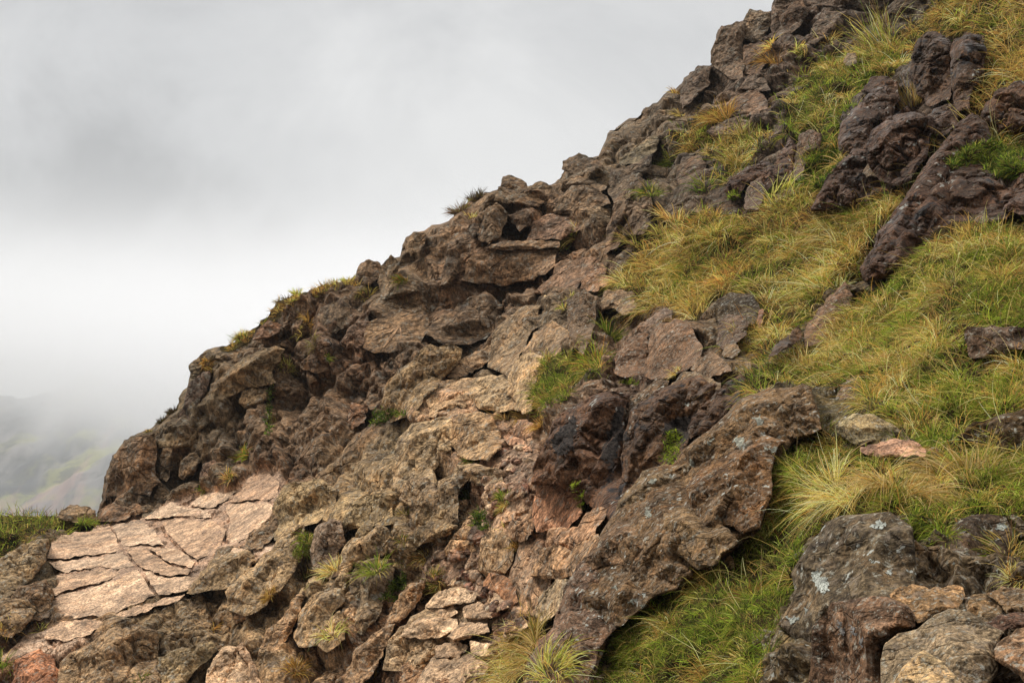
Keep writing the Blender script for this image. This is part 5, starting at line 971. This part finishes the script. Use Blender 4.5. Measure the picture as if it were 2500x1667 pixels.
# flowering stalks rising over the banks, thin and pale
def stalks(pl, n, Ln, seed):
    r = np.random.default_rng(seed); a, b = np.maximum(pl.min(0), (0, 0)), np.minimum(pl.max(0), (2500, 1660)); o = []
    while len(o) < n:
        u, v = r.uniform(a[0], b[0]), r.uniform(a[1], b[1])
        if not inside(pl, np.array([u]), np.array([v]))[0]: continue
        p, nr = hit(u, v, False)
        if p is None: continue
        di = p.length; o.append(clump(np.array(p), np.array(nr), .1, Ln, 3, [('pale', 3), ('orange', 2), ('straw', 2)], di, (-.35, -.1, 0), (.7, 1.4), .45, .00035, r))
    return o
st_ = stalks(GR['mid'], 110, .6, 1) + stalks(GR['right'], 150, .42, 2) + stalks(GR['lower'], 45, .30, 3) + stalks(GR['top'], 130, .65, 4) + stalks(GR['mound'], 70, .6, 5) + stalks(GR['shelf'], 40, .6, 6)
stuff('grass_stalks', st_, seg=6, curl=.2)
# moss cushions: dense short dark green growth
def moss(name, tile, pts, sp, seed, mix, h=.045, n=26):
    pl = poly(tile, pts); r = np.random.default_rng(seed); a, b = pl.min(0), pl.max(0); o = []
    for u in np.arange(a[0], b[0], sp):
        for v in np.arange(a[1], b[1], sp):
            uu, v2 = u + r.uniform(-1, 1) * sp * .5, v + r.uniform(-1, 1) * sp * .5
            if sdf(pl, np.array([uu]), np.array([v2]))[0] < -3 * r.uniform(): continue
            p, nr = hit(uu, v2)
            if p is None: continue
            di = p.length; nr = np.array(nr); nr = nr if nr @ np.array(p) < 0 else -nr
            o.append(clump(np.array(p), nr, sp * di / F * 1.6, h, n, mix, di, (0, 0, 0), (.3, 1.5), .3, .0006, r))
    return stuff(name, o, seg=2)
MG = [('deep', 5), ('green', 2)]; MB = [('bright', 4), ('green', 3), ('deep', 1)]
moss('moss', 'G', "1165,985 1195,910 1260,880 1280,800 1340,780 1400,790 1390,860 1330,900 1290,990 1210,1005", 7, 1, MG, .10)
moss('moss', 'G', "1950,870 2000,800 2150,740 2200,700 2352,690 2352,900 2250,960 2120,850 2040,870", 8, 2, [('deep', 4), ('green', 3), ('olive', 2)], .09)
moss('moss', 'G', "812,1040 810,1010 845,995 870,1010 850,1040", 4, 3, MB, .05)
moss('moss', 'F', "880,1500 920,1430 1000,1390 1120,1400 1090,1500 1000,1540 920,1545", 7, 4, [('green', 4), ('olive', 3), ('deep', 2)], .09)
moss('moss', 'B', "415,280 430,215 560,205 600,225 520,245 440,290", 6, 5, MG, .08)
moss('moss', 'C', "750,460 770,330 830,310 845,400 810,470", 7, 6, MB, .05)
moss('moss', 'C', "300,570 345,580 360,660 340,700 320,640", 7, 7, MB, .05)
moss('moss', 'C', "540,60 620,50 640,75 550,85", 6, 8, MB, .05)
moss('moss', 'B', "480,1150 520,1050 600,1010 590,1090 530,1160", 7, 9, MG, .08)
moss('moss', 'B', "930,790 945,700 1000,730 1010,790 960,810", 6, 10, MG, .08)
moss('moss', 'H', "960,900 1000,830 1080,790 1060,860 990,900", 6, 11, [('olive', 3), ('green', 2)], .05)
moss('moss', 'A', "1470,950 1500,830 1550,820 1540,900 1490,960", 6, 12, [('olive', 3), ('green', 3)], .06)
moss('moss', 'A', "1380,60 1335,250 1365,330 1335,340 1320,260 1340,120", 7, 13, MG, .08)
# ---------------------------------------------------------------- single tussocks
TK = {'p': [('pale', 5), ('straw', 5), ('orange', 1.5), ('olive', 1)], 's': [('straw', 5), ('pale', 3), ('olive', 1), ('dead', 1.5), ('orange', 1)], 'sg': [('straw', 4), ('green', 2), ('pale', 1), ('olive', 2), ('dead', 2)], 'g': [('green', 5), ('deep', 2), ('olive', 2), ('straw', 1)], 'o': [('orange', 5), ('straw', 3), ('dead', 1)],
      'og': [('orange', 4), ('green', 4), ('bright', 1)], 'h': [('heather', 4), ('dead', 3), ('olive', 2)], 'y': [('straw', 5), ('green', 2), ('olive', 2), ('pale', 1)], 'do': [('olive', 4), ('dead', 3), ('straw', 2)]}
def tussock(tile, x, y, rp, kind, label, n=240, up=(.2, 1.35), droop=.55, lean=(-.1, -.15, 0), wide=1.0):
    o_ = TL[tile]; u, v = x / o_[2] + o_[0], y / o_[2] + o_[1]
    p, nr = hit(u, v)
    for dv_ in (6, 12, 20, 35, 55):
        if p is not None: break
        p, nr = hit(u, v + dv_)
    p = np.array(p); nr = np.array(nr); nr = nr if nr @ p < 0 else -nr; di = np.linalg.norm(p); Ln = rp / o_[2] * di / F * 2.0
    r = np.random.default_rng(int(x * 7 + y)); c = [clump(p, nr, Ln * .8 * wide, Ln, n, TK[kind], di, lean, up, droop, .00052, r)]
    d_ = cat(c); V, Fc, C = blades(*d_, curl=.14, seg=5, r=r); ob = mesh_obj('grass_tussock', V, Fc, M['grass'], origin=p, cols=C)
    tag(ob, label, 'tussock')
def T_(tile, x, y, rp, *a, **k): return tussock(tile, x, y, rp * (.68 if tile == 'E' else .85 if tile in 'AB' else 1), *a, **k)
T_('B', 700, 940, 62, 's', "round straw yellow tussock on the path, above the straw and green one")
T_('B', 735, 1065, 78, 'sg', "straw and green tussock right above the bright path slab", 190)
T_('B', 900, 650, 80, 'g', "dark green rushy tussock in the gully under the square boulder", 180)
T_('B', 235, 1000, 80, 's', "tall straw tussock growing beside the purple grey rib")
T_('B', 80, 1060, 70, 'do', "faded brownish tussock left of the tall straw one")
T_('B', 440, 1000, 85, 'g', "dark green tussock in the shadowed outcrop", 180)
T_('B', 225, 1320, 85, 'sg', "thin olive tussock in front of the leaning slabs", 110)
T_('B', 45, 1500, 60, 'o', "orange tussock near the bottom edge right of the pink slab")
T_('B', 440, 1550, 60, 'o', "orange tussock at the bottom edge under the cream topped block")
T_('B', 1080, 640, 45, 'g', "small green tussock on the lower scree")
T_('B', 1090, 680, 40, 'sg', "little straw tussock just below the small green one on the scree")
T_('B', 1090, 250, 60, 's', "bright straw tussock at the head of the scree", 200)
T_('B', 1190, 235, 58, 's', "straw tussock on the brown stone at the head of the scree", 200)
T_('B', 1270, 270, 55, 'o', "orange green tussock between the brown stone and the dark outcrop")
T_('B', 940, 460, 50, 'g', "thin green grass tuft under the square boulder", 80)
T_('B', 1150, 880, 45, 'o', "orange brown tuft in the narrow cleft")
T_('B', 1080, 790, 40, 'sg', "small straw tuft left of the split pair of rocks", 80)
T_('B', 585, 720, 38, 'do', "brown green tuft beside the small squarish block", 80)
T_('B', 580, 850, 38, 'do', "short olive tuft below the shelf of layered rock", 80)
T_('B', 940, 1040, 25, 'y', "tiny yellow green tuft above the smooth brown boulder", 50)
T_('B', 100, 870, 60, 'g', "green tuft in the crevice left of the purple grey rib", 110)
T_('A', 1340, 1135, 45, 'o', "orange brown tuft left of the faded tussock")
T_('A', 1060, 1300, 38, 'o', "small orange tuft on the ledges below the pink slab", 70)
T_('A', 200, 1310, 40, 'do', "olive tuft under the left corner of the pink slab", 70)
T_('A', 20, 1300, 60, 'o', "orange tuft at the left edge", 90)
T_('A', 20, 1490, 90, 'g', "green tussock at the left edge near the bottom")
T_('A', 700, 1545, 45, 'g', "small bright green plant tuft at the bottom edge below the broad bluff", 70)
T_('A', 420, 770, 45, 'g', "green tuft growing against the boulder on the ledge")
T_('A', 310, 780, 50, 'do', "brown tuft left of the boulder on the ledge")
T_('A', 1225, 430, 45, 'og', "orange and green tuft at the cliff foot above the pink slab", 90)
T_('A', 1140, 540, 45, 'sg', "straw tuft hanging at the cliff foot", 90)
T_('A', 1010, 610, 40, 'g', "dark green tuft in the black gap at the cliff foot", 80)
T_('E', 1755, 430, 62, 'og', "orange tuft with green heart on the square block of the cliff", 170)
T_('E', 1560, 510, 85, 'do', "broad faded tussock under the rounded skyline block", 170)
T_('E', 1250, 650, 75, 'o', "long orange tussock above the big smooth boulder in the cliff", 150)
T_('E', 1190, 700, 55, 'do', "brownish tuft at the lower end of the long orange tussock", 90)
T_('E', 870, 720, 55, 'do', "olive tuft on the skyline above the reddish block")
T_('E', 680, 880, 50, 'o', "orange tuft on the pointed skyline block")
T_('E', 1120, 890, 90, 'do', "brown grass hanging in the dark recess beside the great overhang", 170)
T_('E', 1270, 770, 75, 'h', "dark heathery tuft above the recess", 150)
T_('E', 1350, 830, 45, 'g', "green tuft below the tall purple brown block", 80)
T_('E', 500, 1135, 34, 'h', "heather bush on the skyline below the purple column", 220, (.3, 1.4), .2)
T_('E', 440, 1185, 30, 'h', "lower heather bush on the skyline", 220, (.3, 1.4), .2)
T_('E', 370, 1240, 30, 'do', "small brown tuft on top of the huge rounded block", 70)
T_('E', 880, 1385, 60, 'og', "dark orange green tuft in the lower cliff")
T_('E', 800, 1480, 45, 'o', "orange tuft at the cliff foot", 90)
T_('E', 1040, 1190, 50, 'do', "olive tuft in the vertical crack of the lower cliff", 90)
T_('E', 1460, 420, 50, 'sg', "straw green tuft at the upper end of the skyline grass")
T_('E', 1120, 510, 50, 'h', "dark tuft on the skyline grass with blades against the cloud")
T_('E', 1180, 490, 42, 'sg', "spiky tuft standing on the skyline grass", 100, (.7, 1.5), .2)
T_('F', 600, 415, 36, 'h', "dark green heather bush on the skyline left of the pointed block", 260, (.3, 1.45), .2)
T_('F', 565, 395, 34, 'h', "thin spiky twigs on the skyline above the heather bush", 40, (.9, 1.5), .05)
T_('F', 500, 470, 45, 'h', "small heather bush lower on the skyline", 160, (.3, 1.45), .2)
T_('F', 565, 515, 38, 's', "small straw tuft above the round dark knob", 80)
T_('F', 1120, 620, 58, 'y', "yellow green tuft right of the straight ledge", 150)
T_('F', 1065, 680, 45, 'y', "lower yellow green tuft beside the straight ledge", 100)
T_('F', 1470, 650, 90, 'do', "tall wispy faded tussock left of the middle grass", 170, (.5, 1.4))
T_('F', 1330, 1170, 95, 'g', "dark green rushes under the cap of rock", 190, (.4, 1.4))
T_('F', 965, 1330, 65, 's', "straw tussock on top of the green moss cushion", 170)
T_('F', 1085, 1300, 60, 'do', "brownish tussock right of the straw one in the gully")
T_('F', 1225, 1310, 88, 'og', "big orange and green tussock leaning left below the rushes", 240)
T_('F', 1070, 1005, 36, 'y', "small yellow green tuft beside the stack of flat stones", 80)
T_('F', 1100, 955, 30, 'y', "tiny yellow tuft above the stack of flat stones", 60)
T_('F', 1540, 380, 65, 'g', "dark green tuft on the rounded buttress", 120)
T_('F', 600, 1345, 40, 'do', "small olive tuft on the pale layered ledge", 70)
T_('F', 1400, 850, 75, 's', "straw tussock at the left end of the middle grass", 170)
T_('G', 545, 490, 40, 'o', "orange tuft on the skyline block below the prow", 80)
T_('G', 570, 605, 42, 's', "straw tuft under the skyline in the upper cliff", 80)
T_('G', 770, 610, 95, 'o', "large orange tussock over the brown rock of the shelf", 220)
T_('G', 930, 715, 110, 'sg', "wide straw and green tussock on the right of the shelf", 260)
T_('G', 860, 840, 90, 'y', "bright green tussock hanging below the shelf", 200)
T_('G', 500, 865, 60, 'g', "dark green tuft on the brown rounded buttress")
T_('G', 1600, 250, 130, 'sg', "tall tussock with long straw stalks in the upper grass", 220, (.8, 1.5), .25)
T_('G', 1760, 540, 110, 's', "tall pale tussock between the black crags", 200, (.7, 1.5), .3)
T_('G', 1330, 215, 60, 's', "straw tuft in the upper cliff", 110)
T_('G', 1060, 330, 80, 'o', "orange tussock right of the reddish square block", 170)
T_('G', 1030, 240, 45, 'o', "small orange tuft on top of the reddish square block", 80)
T_('G', 1190, 270, 50, 'sg', "straw green tuft beside the dark angular rock", 90)
T_('G', 700, 980, 85, 'g', "dark green grass on the mossy ledge", 150)
T_('G', 460, 1220, 60, 'do', "grey brown tuft in the dark corner left of the middle grass")
T_('G', 550, 1160, 100, 's', "long bladed straw tussock at the top left of the middle grass", 230, (.5, 1.4), .6, (-.4, -.1, 0))
T_('G', 1110, 1060, 120, 'sg', "large straw green tussock at the upper edge of the middle grass", 260)
T_('G', 1450, 1120, 130, 's', "large straw tussock at the right of the middle grass under the crag", 260)
T_('G', 1570, 660, 40, 'o', "orange tuft on the black knobbly crag", 80)
T_('H', 620, 640, 95, 'o', "orange tussock on the lip of the overhang in the middle grass", 240)
T_('H', 440, 770, 95, 's', "straw tussock above the broad pinkish slab face", 220)
T_('H', 60, 650, 70, 'do', "faded tussock at the left end of the middle grass under the wispy one", 150)
T_('H', 1010, 1100, 110, 's', "pale straw tussock at the lower left tip of the right bank", 260)
T_('H', 1290, 870, 110, 's', "straw tussock over the pinkish pointed rock", 240)
T_('H', 1500, 820, 110, 'sg', "straw and olive tussock beside the lower end of the dark spine", 240)
T_('H', 340, 1140, 40, 's', "small straw tuft at the foot of the broad pinkish slab face", 70)
T_('D', 450, 600, 150, 'p', "fan shaped straw tussock at the left of the overhanging tussocks", 320)
T_('D', 620, 600, 190, 'p', "brown straw tussock overhanging the white-patched boulder", 620, (.1, 1.1), .8)
T_('D', 800, 590, 200, 'p', "shaggy straw tussock in the middle of the overhanging row", 620, (.1, 1.1), .85)
T_('D', 1130, 530, 200, 'p', "wide straw tussock at the right end of the overhanging row", 620, (.1, 1.2), .75)
T_('D', 960, 640, 150, 's', "drooping tussock between the white-patched and the purple boulder", 260, (0, .9), 1.0)
T_('D', 1340, 900, 120, 'sg', "olive straw grass at the right edge beside the purple boulder", 200)
T_('D', 1380, 1060, 80, 's', "straw grass under the small pale stone at the right edge", 160)
T_('C', 200, 1500, 130, 'y', "green and straw tussock at the bottom edge below the big rib", 300, (.5, 1.4))
T_('C', 100, 1400, 140, 's', "straw tussock on the grass strip left of the big rib", 300)
T_('C', 1180, 1130, 90, 'o', "orange grass tussock in the lower grass beside the big rib", 200)
T_('C', 1150, 1450, 120, 'sg', "straw tussock near the bottom edge of the lower grass", 260)
T_('C', 980, 1500, 110, 'o', "orange tussock at the bottom edge of the lower grass", 240)
